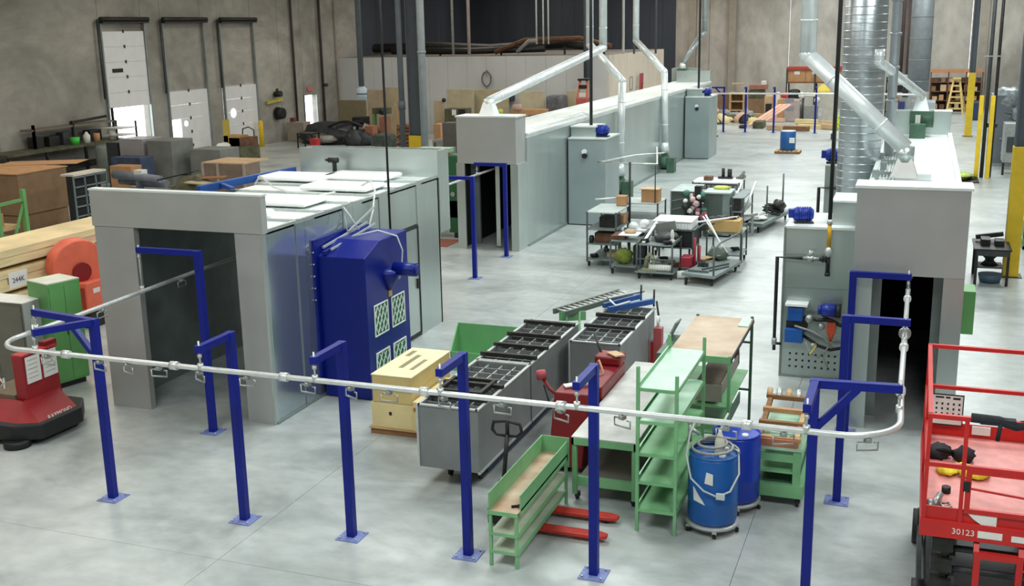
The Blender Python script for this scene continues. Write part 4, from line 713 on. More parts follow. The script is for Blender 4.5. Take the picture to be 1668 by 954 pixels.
# roller conveyor section and blue frame laid over the far tub
T = W('roller_section', 'green roller conveyor section lying slanted across the far end of the tubs', 'conveyor', (-5.6, 18.2, 1.2))
GP = GREENC
part(T, 'side_rail', mat('grey_rail', sr(108, 118, 108), .5, .2), ('bar', (-5.7, 17.25, 1.27), (-5.0, 18.95, 1.27), .04, .09)); part(T, 'side_rail', MATS['grey_rail'], ('bar', (-5.45, 17.15, 1.27), (-4.72, 18.85, 1.27), .04, .09))
for i in range(13):
    t = (i+.5)/13; part(T, 'roller', RIM, ('c', (-5.68+.7*t, 17.25+1.7*t, 1.29), (-5.46+.73*t, 17.15+1.7*t, 1.29), .02, .02, 8))
part(T, 'bracket', GREEN, ('bar', (-5.62, 17.3, 1.17), (-5.2, 17.5, 1.17), .03, .16)); part(T, 'support_rod', GREEN, ('c', (-5.5, 17.36, 0), (-5.5, 17.36, 1.25), .02)); part(T, 'support_rod', GREEN, ('c', (-5.3, 17.45, 0), (-5.3, 17.45, 1.25), .02))
T = W('blue_steel_frame', 'blue steel frame with upright black bars lying on the far end of the right tub', 'frame', (-4.6, 18.2, 1.2))
BL2 = mat('steel_blue', sr(44, 84, 150), .5, 0, .1, 6)
part(T, 'beam', BL2, ('bar', (-4.85, 17.7, 1.25), (-4.2, 18.3, 1.3), .07, .09)); part(T, 'beam', BL2, ('bar', (-5.0, 17.9, 1.26), (-4.5, 18.6, 1.3), .06, .08)); part(T, 'rail', HOOK, ('bar', (-5.0, 18.2, 1.32), (-4.5, 18.75, 1.36), .1, .03)); part(T, 'spreader', WHITE, ('t', [(-4.9, 17.95, 1.36), (-4.75, 17.8, 1.3), (-4.55, 18.0, 1.34)], .018, 6))
part(T, 'upright', IRON, ('c', (-4.2, 18.32, 1.2), (-4.2, 18.34, 1.5), .018)); part(T, 'upright', IRON, ('c', (-4.5, 18.6, 1.2), (-4.5, 18.62, 1.5), .018)); part(T, 'upright', IRON, ('t', [(-4.15, 18.32, 1.3), (-4.1, 18.32, .95), (-4.16, 18.3, .7)], .018))
T = W('red_pallet_jack', 'upright red hydraulic jack body behind the right grey tub', 'jack', (-3.95, 18.1, 0)); part(T, 'body', mat('faded_red', sr(176, 84, 84), .5), bx(-4.08, -3.94, 17.8, 17.95, .03, .95)); part(T, 'body', RED, bx(-4.14, -4.08, 17.82, 17.95, .03, .7)); part(T, 'ram', WHITE, ('c', (-4.02, 17.88, .95), (-4.02, 17.88, 1.15), .025)); part(T, 'plate', REDD, bx(-4.3, -3.7, 17.6, 18.2, 0, .03))
# ================================================================ SCISSOR LIFT
x0, x1, y0, y1, zd, zt = .27, 1.6, 10.72, 13.2, 1.22, 2.3
T = W('scissor_lift', 'red scissor lift with guard rails at the right edge', 'lift', ((x0+x1)/2, (y0+y1)/2, 0))
part(T, 'deck', PINK, bx(x0+.02, x1-.02, y0+.02, y1-.02, zd-.02, zd)); part(T, 'deck_skirt', RED, bx(x0-.03, x1+.03, y0-.03, y0, zd-.16, zd+.02), bx(x0-.03, x0, y0, y1, zd-.12, zd+.02), bx(x1, x1+.03, y0, y1, zd-.12, zd+.02), bx(x0-.03, x1, y1, y1+.03, zd-.12, zd), bev=.006)
part(T, 'toe_board', RED, bx(x0, x1, y0, y0+.015, zd, zd+.15), label='front toe board'); part(T, 'toe_board', RED, bx(x0, x0+.015, y0, y1, zd, zd+.15), label='left toe board'); part(T, 'toe_board', RED, bx(x0, x1, y1-.015, y1, zd, zd+.16), label='rear toe board'); part(T, 'toe_board', RED, bx(x1-.015, x1, y0, y1, zd, zd+.15))
rr = .022
for x, y in ((x0, y0), (x0, y1), (x1, y0), (x1, y1), (x0, (y0+y1)/2), (x0+.33, y0), (x1, (y0+y1)/2)):
    part(T, 'rail_post', RED, bx(x-rr+.003, x+rr-.003, y-rr+.003, y+rr-.003, zd, zt))
for z in (zt, (zd+zt)/2+.05):
    part(T, 'guard_rail', RED, bx(x0-rr, x1+rr, y0-rr, y0+rr, z-rr, z+rr)); part(T, 'guard_rail', RED, bx(x0-rr, x1+rr, y1-rr, y1+rr, z-rr, z+rr)); part(T, 'guard_rail', RED, bx(x0-rr, x0+rr, y0, y1, z-rr, z+rr)); part(T, 'guard_rail', RED, bx(x1-rr, x1+rr, y0, y1, z-rr, z+rr))
part(T, 'guard_rail', RED, ('bar', (x0+.36, y0+.0, zd+.38), (x1, y0, zd+.3), .02)); part(T, 'gate_frame', RED, *frame('x', x0+.36, x1-.3, zd+.12, zt-.5, y0-.02, y0+.02, .05)); part(T, 'latch', BLACK, bx(x0+.34, x0+.4, y0-.03, y0+.02, zd+.35, zd+.45))
pl_ = part(T, 'placard', WHITE, bx(x0+.06, x0+.4, y1-.08, y1-.06, 1.38, 1.74)); part(pl_, 'placard_frame', BLACK, *frame('x', x0+.05, x0+.41, 1.37, 1.75, y1-.085, y1-.075, .012))
rows = []
for r in range(4):
    for c in range(5): rows.append(bx(x0+.105+c*.062, x0+.125+c*.062, y1-.084, y1-.081, 1.44+r*.06, 1.465+r*.06))
part(pl_, 'print', IRON, *rows, bx(x0+.1, x0+.19, y1-.084, y1-.081, 1.7, 1.72), bx(x0+.21, x0+.26, y1-.084, y1-.081, 1.7, 1.72), bx(x0+.29, x0+.37, y1-.084, y1-.081, 1.69, 1.715), kind='stuff')
part(T, 'sign_plate', WHITE, bx(x0+.52, x0+.72, y1-.04, y1-.02, 1.27, 1.37), label='white sign on the rear toe board'); part(T, 'sign_plate', WHITE, ('p', [(x0+.38, y0-.005, 1.36), (x0+.66, y0-.005, 1.36), (x0+.66, y0-.005, 1.2), (x0+.54, y0-.005, 1.23), (x0+.45, y0-.005, 1.29)], (0, -.01, 0)), label='curved white decal on the front toe board')
text(T, 'unit_number', '30123', .085, WHITE, (x0+.37, y0-.035, 1.145), (R(90), 0, 0)); part(T, 'number_plate', WHITE, bx(x0+.5, x0+.72, y0-.036, y0-.031, 1.11, 1.18)); part(T, 'number_plate', WHITE, bx(x0+.8, x0+.97, y0-.036, y0-.031, 1.11, 1.17))
part(T, 'chassis', GREYD, bx(x0+.08, x1-.08, y0+.15, y1-.1, .12, .32)); part(T, 'side_frame', GREYD, bx(x0-.01, x0+.04, y0+.2, y1-.1, .1, .3))
for k, z in enumerate((.4, .62, .84)):
    for x in (x0+.22, x1-.25):
        part(T, 'scissor_arm', IRON, ('bar', (x, y0+.12, z), (x, y1-.3, z+.14), .06, .1)); part(T, 'scissor_arm', GREYD, ('bar', (x+.08, y0+.12, z+.14), (x+.08, y1-.3, z), .06, .1))
    part(T, 'cross_tube', GREYD, ('c', (x0+.1, y0+.18, z+.03), (x1-.1, y0+.18, z+.03), .035)); part(T, 'pivot_block', IRON, bx(x0+.1, x0+.3, y0+.08, y0+.2, z+.02, z+.16))
for y in (y0+.3, y1-.4):
    part(T, 'wheel', BLACK, ('c', (x0-.06, y, .2), (x0+.06, y, .2), .2, .2, 24)); part(T, 'wheel', BLACK, ('c', (x1-.06, y, .2), (x1+.06, y, .2), .2, .2, 24))
part(T, 'wheel_hub', RIM, ('c', (x0-.07, y0+.3, .2), (x0-.05, y0+.3, .2), .1, .1, 20)); part(T, 'ladder', RED, *frame('x', x0+.48, x0+.92, .0+.45, .98, y0-.1, y0-.04, .06), bx(x0+.54, x0+.86, y0-.1, y0-.04, .55, .6), ('bar', (x0+.5, y0-.07, .95), (x0+.5, y0+.05, 1.06), .05), ('bar', (x0+.9, y0-.07, .95), (x0+.9, y0+.05, 1.06), .05))
part(T, 'hydraulic_hose', RIM, ('t', [(x0+1.05, y0+.05, 1.05), (x0+1.03, y0+.02, .9), (x0+.95, y0+.1, .75)], .012, 6))
one('black_cover', CHAR, 'black cloth draped along the near top rail of the scissor lift', 'cloth', ('t', [(x0+.36, y0-.01, zt+.02), (x0+.6, y0, zt+.01), (x0+.75, y0, zt-.03), (x0+1.0, y0+.02, zt+.03), (x0+1.35, y0, zt+.02)], .045, 10), ('t', [(x0+.62, y0-.02, zt), (x0+.6, y0-.03, zt-.18)], .022, 6), bx(x0+.44, x0+.75, y0-.04, y0+.05, zt-.03, zt+.03))
one('power_cable', HOSE, 'grey cable hanging at the right of the scissor lift rails', 'cable', ('t', [(x0+1.28, y0+1.2, zt+.3), (x0+1.27, y0+1.0, zt), (x0+1.22, y0+.8, zt-.35), (x0+1.1, y0+.5, zt-.6), (x0+1.25, y0+.2, zd+.02)], .014, 6))
one('bag', CHAR, 'black bag slumped on the scissor lift deck', 'bag', ('s', (x0+.16, 12.45, zd+.07), (.13, .14, .09), .18), ('s', (x0+.42, 12.42, zd+.07), (.12, .13, .09), .18), ('t', [(x0+.1, 12.4, zd+.1), (x0+.2, 12.3, zd+.16), (x0+.3, 12.4, zd+.1)], .02, 6))
one('yellow_gloves', mat('glove_yellow', sr(228, 206, 50), .8, 0, .15, 12), 'yellow gloves lying beside the black bag on the lift deck', 'gloves', ('s', (x0+.24, 12.0, zd+.04), (.12, .13, .045), .2), ('s', (x0+.5, 11.95, zd+.04), (.16, .11, .045), .25), ('s', (x0+.4, 12.1, zd+.05), (.1, .07, .04), .2))
one('hose_nozzle', HOOK, 'pale hose fitting and loop in the front left corner of the lift deck', 'fitting', ('c', (x0+.1, 11.05, zd+.01), (x0+.16, 11.25, zd+.06), .035), ('t', [(x0+.2, 11.0, zd+.02), (x0+.26, 11.05, zd+.02), (x0+.24, 11.15, zd+.02), (x0+.16, 11.1, zd+.02), (x0+.2, 11.0, zd+.02)], .012, 6), ('s', (x0+.06, 11.0, zd+.05), (.05, .06, .05), .2))
one('rubber_stopper', BLACK, 'small black knob lying on the deck behind the pale fitting', 'knob', ('c', (x0+.22, 11.45, zd), (x0+.22, 11.45, zd+.07), .045))
one('black_block', BLACK, 'small black block at the right side of the lift deck', 'block', bx(x0+.98, x0+1.06, 11.4, 11.47, zd, zd+.04))
# ================================================================ LEFT SIDE
def ray(px, py): return fw*FPX + r2v*(px-834) + u2v*(477-py)
def at_y(px, py, Y):        # point of the plane y = Y (used to measure background things once)
    d = ray(px, py); t = Y/d.y; return (d.x*t, CAMZ+d.z*t)
def at_x(px, py, X):
    d = ray(px, py); t = X/d.x; return (d.y*t, CAMZ+d.z*t)
# red tugger
T = W('tow_tractor', 'dark red tow tractor with white papers on its tower, at the left edge', 'tractor', (-12.9, 12.6, 0))
TR = mat('tugger_red', sr(150, 34, 40), .4, 0, .06, 4)
part(T, 'base', BLACK, ('p', [(-14.2, 11.9, .1), (-12.5, 11.85, .1), (-12.12, 12.1, .1), (-12.08, 12.9, .1), (-12.4, 13.3, .1), (-14.2, 13.3, .1)], (0, 0, .25)), bev=.03)
part(T, 'skirt', TR, ('p', [(-14.2, 11.95, .33), (-12.45, 11.95, .33), (-12.7, 12.35, .56), (-14.2, 12.35, .56)], (0, .03, 0)), ('p', [(-12.15, 12.1, .33), (-12.15, 12.9, .33), (-12.7, 13.1, .56), (-12.7, 12.35, .56)], (-.03, 0, 0)), ('p', [(-12.45, 11.95, .33), (-12.15, 12.1, .33), (-12.7, 12.35, .56)], (-.01, .02, 0)), label='sloping red skirt')
part(T, 'deck', REDD, bx(-14.2, -12.72, 12.35, 13.2, .3, .5)); part(T, 'tower', TR, ('p', [(-12.68, 12.42, .5), (-12.68, 13.15, .5), (-12.7, 13.15, 1.24), (-12.7, 12.42, 1.24)], (-.2, 0, 0)), bev=.012)
part(T, 'tower_cap', mat('cap_red', sr(190, 60, 62), .4), bx(-12.9, -12.68, 12.42, 13.15, 1.24, 1.27)); part(T, 'paper', WHITE, bx(-12.685, -12.67, 12.47, 12.76, .8, 1.22)); part(T, 'paper', WHITE, bx(-12.685, -12.67, 12.82, 13.11, .8, 1.22)); part(T, 'seat', REDD, bx(-12.85, -12.72, 12.95, 13.2, 1.22, 1.34))
part(T, 'print', mat('pale_print', sr(170, 174, 168), .8), *[bx(-12.669, -12.667, y, y+.2, z, z+.012) for y in (12.5, 12.86) for z in (.88, .95, 1.02, 1.09, 1.16)], kind='stuff')
text(T, 'white_lettering', 'RAYMOND', .1, WHITE, (-12.2, 12.56, .36), (R(66), 0, R(90)))
part(T, 'wheel', BLACK, ('c', (-12.5, 11.95, 0), (-12.5, 11.95, .12), .2, .2, 20)); part(T, 'wheel', BLACK, ('c', (-12.4, 12.9, .1), (-12.25, 12.9, .1), .1, .1, 16)); part(T, 'cable', RIM, ('t', [(-13.4, 12.4, .52), (-13.2, 12.5, .75), (-13.5, 12.6, .95)], .015, 6), ('t', [(-13.3, 12.6, .52), (-13.5, 12.8, .7), (-13.8, 12.7, .6)], .02, 6)); part(T, 'battery_box', mat('battery_beige', sr(130, 118, 96), .7), bx(-13.6, -12.95, 12.45, 13.1, .5, .6))
# grey locker, green cabinet
T = W('steel_locker', 'dull grey steel cabinet behind the red tow tractor at the left edge', 'cabinet', (-14.7, 14.3, 0)); part(T, 'body', mat('locker_grey', sr(120, 120, 110), .6, .1), bx(-15.5, -14.16, 14.02, 14.5, .02, 1.6)); part(T, 'side', mat('locker_side_lit', sr(168, 172, 170), .6), bx(-14.16, -14.14, 14.02, 14.5, .02, 1.6)); part(T, 'door', MATS['locker_grey'], bx(-14.8, -14.2, 14.0, 14.02, .08, 1.55)); part(T, 'door', MATS['locker_grey'], bx(-15.42, -14.81, 14.0, 14.02, .08, 1.55)); part(T, 'top', WHITE, bx(-15.5, -14.14, 14.0, 14.5, 1.6, 1.615)); part(T, 'sticker', mat('sticker_pale', sr(200, 204, 200), .7), bx(-14.14, -14.135, 14.15, 14.4, 1.0, 1.3)); part(T, 'foot', BLACK, bx(-15.4, -14.2, 14.1, 14.4, 0, .02))  # side sheet is a paler copy of the body, light painted in
T = thing('green_cabinet', 'green steel cabinet with pale top between grey cabinet and booth', 'cabinet', (-13.85, 14.3, 0), R(-16))
part(T, 'body', GREENC, bx(-.62, 0, 0, .62, .1, 1.88), bev=.008); part(T, 'top', mat('pale_top', sr(214, 216, 200), .7), bx(-.62, 0, 0, .62, 1.88, 1.9)); part(T, 'door', GREENC, bx(0, .012, .03, .3, .14, 1.82)); part(T, 'door', GREENC, bx(0, .012, .31, .59, .14, 1.82)); part(T, 'handle', GREYD, bx(.012, .03, .28, .3, .95, 1.1)); part(T, 'foot', BLACK, bx(-.55, -.05, .05, .57, 0, .1))  # top sheet paler than the body
# orange fan casing
T = W('orange_blower', 'orange round blower casing behind the green cabinet', 'blower', (-16.3, 18.2, 0))
prof = []
part(T, 'scroll', ORANGE, ('c', (-16.75, 18.1, 1.3), (-16.35, 17.9, 1.3), .58, .58, 28), bev=.03); part(T, 'eye', REDD, ('c', (-16.35, 17.9, 1.2), (-16.3, 17.88, 1.2), .2, .2, 20)); part(T, 'outlet', ORANGE, bx(-16.7, -16.1, 17.7, 18.6, .35, 1.0), bev=.02); part(T, 'front_grille', mat('dark_orange', sr(160, 50, 36), .5), bx(-16.55, -16.15, 17.68, 17.7, .45, .9)); part(T, 'plate', WHITE, bx(-16.1, -16.095, 17.9, 18.1, .75, .85)); part(T, 'stand', BLACK, bx(-16.65, -16.15, 17.8, 18.5, 0, .35))
# long pine crates
k = 0
for z0, z1, y0, lb in ((0, .42, 12.5, 'bottom long pine crate of the stack at the left, behind the green cabinet'), (.47, .95, 12.6, 'second long pine crate from the bottom of the left stack, with a paper label'), (1.0, 1.45, 12.4, 'third long pine crate from the bottom of the left stack, with a paper label'), (1.5, 1.86, 12.4, 'topmost long pine crate of the left stack with pinkish tape')):
    xs = -17.0-k*.03; T = W('pine_crate', lb, 'crate', (xs-.6, 17, z0), 'long pine crates stacked at the left')
    part(T, 'body', CRATE, bx(xs-1.2, xs, y0, 21.5-k*.3, z0+.03, z1)); part(T, 'board', CRATE, bx(xs, xs+.03, y0+1, 21.3-k*.3, z1-.14, z1)); part(T, 'board', CRATE, bx(xs, xs+.03, y0+1, 21.3-k*.3, z0+.05, z0+.17)); part(T, 'skid', WOODD, bx(xs-1.1, xs-.1, y0+2, y0+2.1, z0-.02 if k else 0, z0+.03), bx(xs-1.1, xs-.1, y0+6, y0+6.1, z0-.02 if k else 0, z0+.03), kind='stuff')
    if k in (1, 2): part(T, 'paper_label', WHITE, bx(xs+.03, xs+.035, [0, 15.05, 16.6][k], [0, 15.05, 16.6][k]+.5, z0+.08, z1-.05)); text(T, 'scribble', '244K', .15, mat('violet_ink', sr(80, 76, 110), .7), (xs+.04, [0, 15.3, 16.85][k], (z0+z1)/2), (R(90), 0, R(90)))
    k += 1
part(T, 'red_tape', mat('pink_tape', sr(226, 170, 150), .7), bx(-17.1, -17.055, 18.2, 19.6, 1.62, 1.68))
# brown boxes behind with green rack frame
T = W('brown_carton', 'big brown cardboard box on top, behind the crate stack at the left', 'box', (-27.4, 27.2, .62)); part(T, 'body', CARDD, bx(-28.8, -26.0, 26.2, 28.3, .62, 1.9), bev=.01); part(T, 'lid', CARD, bx(-28.85, -25.97, 26.15, 28.35, 1.9, 1.93)); part(T, 'flap', CARD, ('bar', (-28.6, 28.3, 1.93), (-26.2, 29.3, 1.95), 1.2, .02))
one('brown_carton', CARDD, 'lower brown cardboard box under the big one behind the crate stack', 'box', bx(-28.7, -26.05, 26.25, 28.25, 0, .6), bev=.01)
T = W('rack_frame', 'green pallet rack end frame with diagonal braces at the left edge', 'rack', (-20.5, 20, 0))
ya, za = at_x(36, 308, -20.5); yb, _ = at_x(-6, 330, -20.5)
part(T, 'upright', GREENC, bx(-20.55, -20.45, ya-.05, ya+.05, 0, za)); part(T, 'upright', GREENC, bx(-20.55, -20.45, yb-.05, yb+.05, 0, za))
for z in (za-.25, za-1.45): part(T, 'horizontal', GREENC, ('bar', (-20.5, ya, z), (-20.5, yb, z-.03), .07))
part(T, 'diagonal', GREENC, ('bar', (-20.5, ya, za-.3), (-20.5, yb+.3, za-1.4), .05))
part(T, 'shelf_board', WOOD, bx(-22.5, -20.6, yb-.5, ya-.1, za-.95, za-.85)); one('rust_box', CARD, 'brown box with reddish print on the rack shelf at the left edge', 'box', bx(-22.2, -20.8, yb-.4, ya-.4, za-.85, za-.55))
# pigeonhole shelving
T = W('pigeonhole_shelf', 'grey pigeonhole shelving with dark compartments beside the brown boxes', 'shelf', (-24.4, 27.2, 0))
py0, py1 = 26.5, 27.95; GS = mat('shelf_blue_grey', sr(110, 126, 130), .5, .1); part(T, 'back', BLACK, bx(-24.4, -24.36, py0, py1, 0, 1.86)); part(T, 'side_sheet', BLACK, bx(-24.36, -24.14, py0-.01, py0+.01, 0, 1.86)); part(T, 'top', mat('shelf_top_pale', sr(206, 200, 186), .7), bx(-24.6, -24.1, py0, py1, 1.86, 1.92))  # black back and side paint shade into the compartments; top board is paler
for i in range(4): yy = py0+(py1-py0)*i/3; part(T, 'upright', GS, bx(-24.14, -24.1, yy-.02, yy+.02, 0, 1.86))
for i in range(7): part(T, 'shelf_board', GS, bx(-24.14, -24.1, py0, py1, i*.3, i*.3+.04))
# bench and shelving along the left wall
T = W('work_bench', 'long cluttered workbench with shelf along the left wall before the first dock door', 'bench', (-33, 36, 0))
part(T, 'bench_top', OLIVE, bx(-33.8, -32.6, 32.5, 39.4, 1.55, 1.65)); part(T, 'upper_shelf', mat('dusty_shelf', sr(120, 110, 100), .8), bx(-33.8, -33.2, 34.5, 39.4, 2.35, 2.42)); part(T, 'lower_shelf', BLACK, bx(-33.8, -32.7, 32.6, 39.3, .7, .8))
for y in (32.6, 34.6, 36.8, 39.3): part(T, 'leg', IRON, bx(-32.75, -32.65, y, y+.1, 0, 1.55)); part(T, 'upright', IRON, bx(-33.3, -33.2, y if y > 34 else 34.6, (y if y > 34 else 34.6)+.08, 1.65, 2.6 if y < 39 else 2.95))
cl = [(IRON, 'dark machine part', 34.7, .5, .45), (BLACK, 'black tool case', 35.5, .6, .4), (GREYD, 'grey tool box', 36.3, .5, .5), (BLACK, 'black housing', 37.9, .7, .45)]
for m_, n_, y, sy, h in cl: one(n_.replace(' ', '_'), m_, n_+' on the bench along the left wall', 'tool', bx(-33.7, -33.3, y, y+sy, 1.65, 1.65+h), bev=.02)
one('green_tub', mat('bright_green', sr(70, 200, 70), .5), 'bright green small tub on the wall bench', 'tub', ('l', (-32.9, 36.5, 1.65), [(.16, 0), (.2, .3), (.18, .3)], 16)); one('white_jugs', WHITE, 'white plastic jug beside the bright green tub', 'jug', ('l', (-32.9, 37.2, 1.65), [(.14, 0), (.15, .3), (.06, .42), (.05, .46)], 14)); one('tin', CARD, 'rusty tin beside the white jug on the wall bench', 'tin', ('c', (-32.9, 37.8, 1.65), (-32.9, 37.8, 2.0), .14)); one('roll', WHITE, 'pale roll at the end of the wall bench', 'roll', ('c', (-32.9, 38.8, 1.65), (-32.9, 38.8, 2.1), .15))
one('orange_box', mat('faded_orange', sr(180, 120, 90), .7), 'faded orange box on the floor under the wall bench', 'box', bx(-32.4, -31.9, 37.3, 37.9, 0, .9)); one('upper_bar', IRON, 'dark rod lying along the top shelf by the left wall', 'bar', ('bar', (-33.5, 37, 2.5), (-33.5, 39.2, 2.6), .1))
def bbox(name, m, label, cat, p0, p1, Y, depth, floor=True, bev=.02, group=None, z0=None):
    xa, za = at_y(p0[0], p0[1], Y); xb, zb = at_y(p1[0], p1[1], Y)
    return one(name, m, label, cat, bx(xa, xb, Y, Y+depth, z0 if z0 is not None else (0 if floor else zb), za), bev=bev, group=group)
GREYM = mat('machine_grey', sr(128, 132, 128), .55, .1, .1, 1.5)
LAV = mat('pale_panel', sr(178, 174, 178), .4, .3, .1, 1)
xa, za = at_y(152, 238, 37); xb, _ = at_y(172, 238, 37); one('grey_tank', mat('tank_grey', sr(132, 140, 134), .5), 'upright grey tank at the right end of the wall bench', 'tank', ('l', ((xa+xb)/2, 37.2, 0), [((xb-xa)/2, 0), ((xb-xa)/2, za-.1), ((xb-xa)/2*.8, za)], 20))
T = W('pipe_shelf', 'white shelves with pipe ends left of the first dock door', 'shelf', (-32.6, 39.4, 0))
for i in range(4): part(T, 'shelf_board', WHITE, bx(-33.3, -32.2, 38.6, 39.6, 1.2+i*.3, 1.24+i*.3))
part(T, 'upright', IRON, bx(-32.25, -32.2, 39.5, 39.58, 0, 2.4)); part(T, 'upright', IRON, bx(-33.3, -33.25, 39.5, 39.58, 0, 2.4))
bbox('machine_guard', LAV, 'pale sheet-metal machine guard in front of the bright first dock door', 'guard', (193, 226), (238, 290), 36, 1.2)
bbox('machine_guard', GREYM, 'grey sheet-metal machine cabinet just right of the pale guard', 'cabinet', (238, 229), (284, 290), 36, 1.4)
bbox('old_machine', GREYD, 'dark grey machine left of the pale guard', 'machine', (172, 232), (194, 285), 35.9, 1.0)
bbox('blue_bin', mat('dusty_navy', sr(62, 76, 104), .6, 0, .15, 3), 'dusty navy bin in front of the pale guard', 'bin', (180, 256), (230, 275), 34.6, .8)
bbox('parts_tray', CARD, 'tray of tan parts before the dusty navy bin', 'tray', (178, 270), (215, 285), 33.6, .6)
xa, za = at_y(180, 285, 31); xb, zb = at_y(262, 292, 31)
one('rolled_tarp', mat('tarp_blue_grey', sr(122, 130, 142), .6, 0, .1, 6), 'long grey rolled tarp lying behind the booth header', 'tarp', ('c', (xa, 31.2, za), (xb, 31.0, zb), .16, .13), ('c', (xa, 31.5, za-.25), (xb, 31.3, zb-.2), .15, .14), bx((xa+xb)/2-.1, (xa+xb)/2, 31.1, 31.4, 0, (za+zb)/2-.1))
bbox('white_carton', WHITE, 'small white carton on top of the rolled tarp', 'carton', (217, 277), (232, 290), 31, .3, False)
one('tarp_support', GREYM, 'low grey cabinet carrying the rolled tarp', 'cabinet', bx(xa+.2, xb-.2, 31.0, 31.8, 0, min(za, zb)-.42))
T = W('scrap_pile', 'pile of brown sheet scrap and dark boards behind the booth header', 'pile', (-22, 30, 0)); RS = random.Random(3)
pxa, pza = at_y(268, 290, 30); pxb, pzb = at_y(332, 282, 30)
for i in range(9):
    x = pxa+(pxb-pxa)*RS.random(); zz = .3+RS.random()*1.1; part(T, 'board', [RUST, IRON, WOODD, BEIGE][i % 4], ('bar', (x-.6, 30+RS.random(), zz), (x+.7, 30+RS.random(), zz+RS.uniform(-.2, .35)), .5, .04))
part(T, 'base_heap', OLIVE, ('s', ((pxa+pxb)/2, 30.5, .5), (1.0, .7, .95), .12))
bbox('grey_crate', GREYM, 'grey steel crate behind the brown box, below the second dock door', 'crate', (308, 243), (362, 290), 36.5, 1.3)
T = W('tan_crate', 'dusty tan crate with pale edge strips behind the booth', 'crate', (-26, 33, 0))
xa, za = at_y(328, 266, 33); xb, _ = at_y(397, 266, 33); xm, _ = at_y(352, 266, 33)
part(T, 'body', mat('tan_crate_mat', sr(128, 112, 100), .8, 0, .08, 3), bx(xa, xb, 33, 34, 0, za)); part(T, 'lid', TAN, bx(xa, xb, 33, 34.6, za, za+.04))
for x in (xa, xm, xb-.06): part(T, 'corner_strip', mat('strip_pale', sr(170, 156, 144), .8), bx(x, x+.1, 32.97, 33, 0, za))
# dock bumpers, reels, bin by the wall
for (px, pt, pb, lb) in ((349, 195, 235, 'yellow bollard between the second and third dock doors'), (424, 196, 238, 'yellow bollard right of the third dock door')):
    xa, za = at_y(px, pt, 51.3); one('bollard', YEL, lb, 'bollard', ('l', (xa, 51.3, 0), [(.13, 0), (.13, za-.1), (.06, za)], 16))
T = W('dock_machine', 'yellow and rust-coloured frame machine in front of the third dock door', 'machine', (-30, 47, 0))
xa, za = at_y(362, 195, 46); xb, zb = at_y(402, 235, 46)
part(T, 'mast', mat('faded_yellow', sr(180, 160, 60), .6), bx(xa, xa+.25, 46, 46.2, 0, za)); part(T, 'housing', RUST, bx(xa+.3, xb, 46, 47, 0, zb+.3)); part(T, 'hood', mat('ochre', sr(170, 130, 60), .6), bx(xa, xa+.9, 46, 46.8, .3, zb+.4)); part(T, 'hopper', OLIVE, bx(xb-.6, xb+.4, 45.8, 46.5, 0, zb-.1)); part(T, 'cover', WHITE, ('s', (xa+.1, 45.8, zb-.1), (.4, .2, .2), .15))
T = W('wire_trolley', 'thin grey tube trolley in front of the third dock door', 'trolley', (-31, 48, 0)); xa, za = at_y(366, 222, 48); xb, _ = at_y(414, 222, 48)
part(T, 'tube_frame', GREYD, ('t', [(xa, 48, 0), (xa, 48, za), (xb, 48, za), (xb, 48, 0)], .03), ('t', [(xb-.7, 48, za), (xb-.65, 48, za+.4), (xb-.3, 48, za+.5), (xb, 48, za+.35), (xb, 48, za)], .03)); part(T, 'tray', GREYD, bx(xa, xb, 47.8, 48.4, .4, .45))
xa, za = at_y(350, 231, 50); one('hose_reel', BLACK, 'black round hose reel beside the yellow bollard at the second dock door', 'reel', ('c', (xa, 50, za), (xa+.25, 50, za), .42, .42, 20), bx(xa+.05, xa+.15, 49.95, 50.05, 0, za))
xa, za = at_y(443, 184, 53.8); T = W('dock_fan', 'black round dock fan with yellow arm on the left wall', 'fan', (-33.6, 53.8, za)); part(T, 'fan_head', BLACK, ('c', (-33.9, 53.6, za), (-33.5, 53.6, za), .36, .3, 20)); part(T, 'arm', mat('arm_yellow', sr(190, 180, 70), .6), ('bar', (-33.9, 52.6, za+.65), (-33.9, 54.2, za+.75), .12, .16)); part(T, 'spot_lamp', IRON, ('c', (-33.9, 53.5, za+1.05), (-33.5, 53.5, za+1.1), .16), ('c', (-33.8, 53.5, za+1.1), (-33.8, 53.6, za+1.35), .08))
bbox('beige_bin', mat('beige_plastic', sr(158, 148, 134), .6), 'beige box bin beside the lit doorway with a red cap on it', 'bin', (467, 199), (496, 234), 54, .8); bbox('red_lid', mat('dark_red_cap', sr(110, 60, 58), .6), 'small dark red cap on the beige bin', 'cap', (472, 192), (478, 199), 54.2, .3, False)
T = W('exit_sign', 'small red sign above the lit doorway', 'sign', (-33.95, 57.3, 2.7)); part(T, 'plate', mat('sign_red', sr(214, 110, 110), .6), bx(-33.98, -33.93, 57.1, 57.6, 2.62, 2.85))
T = W('black_table', 'black stool-like table in front of the lit doorway', 'table', (-32, 52, 0)); xa, za = at_y(483, 217, 51); xb, _ = at_y(508, 217, 51); part(T, 'table_top', BLACK, bx(xa, xb, 51, 51.8, za-.06, za))
for x in (xa, xb-.06):
    for y in (51, 51.74): part(T, 'leg', BLACK, bx(x, x+.06, y, y+.06, 0, za-.06))
bbox('red_can', mat('can_red', sr(190, 50, 56), .5), 'red can beside the black table', 'can', (504, 226), (516, 240), 50, .4); bbox('wall_box', IRON, 'small dark box on the wall at the office corner', 'box', (533, 172), (543, 183), 60.5, .2, False)
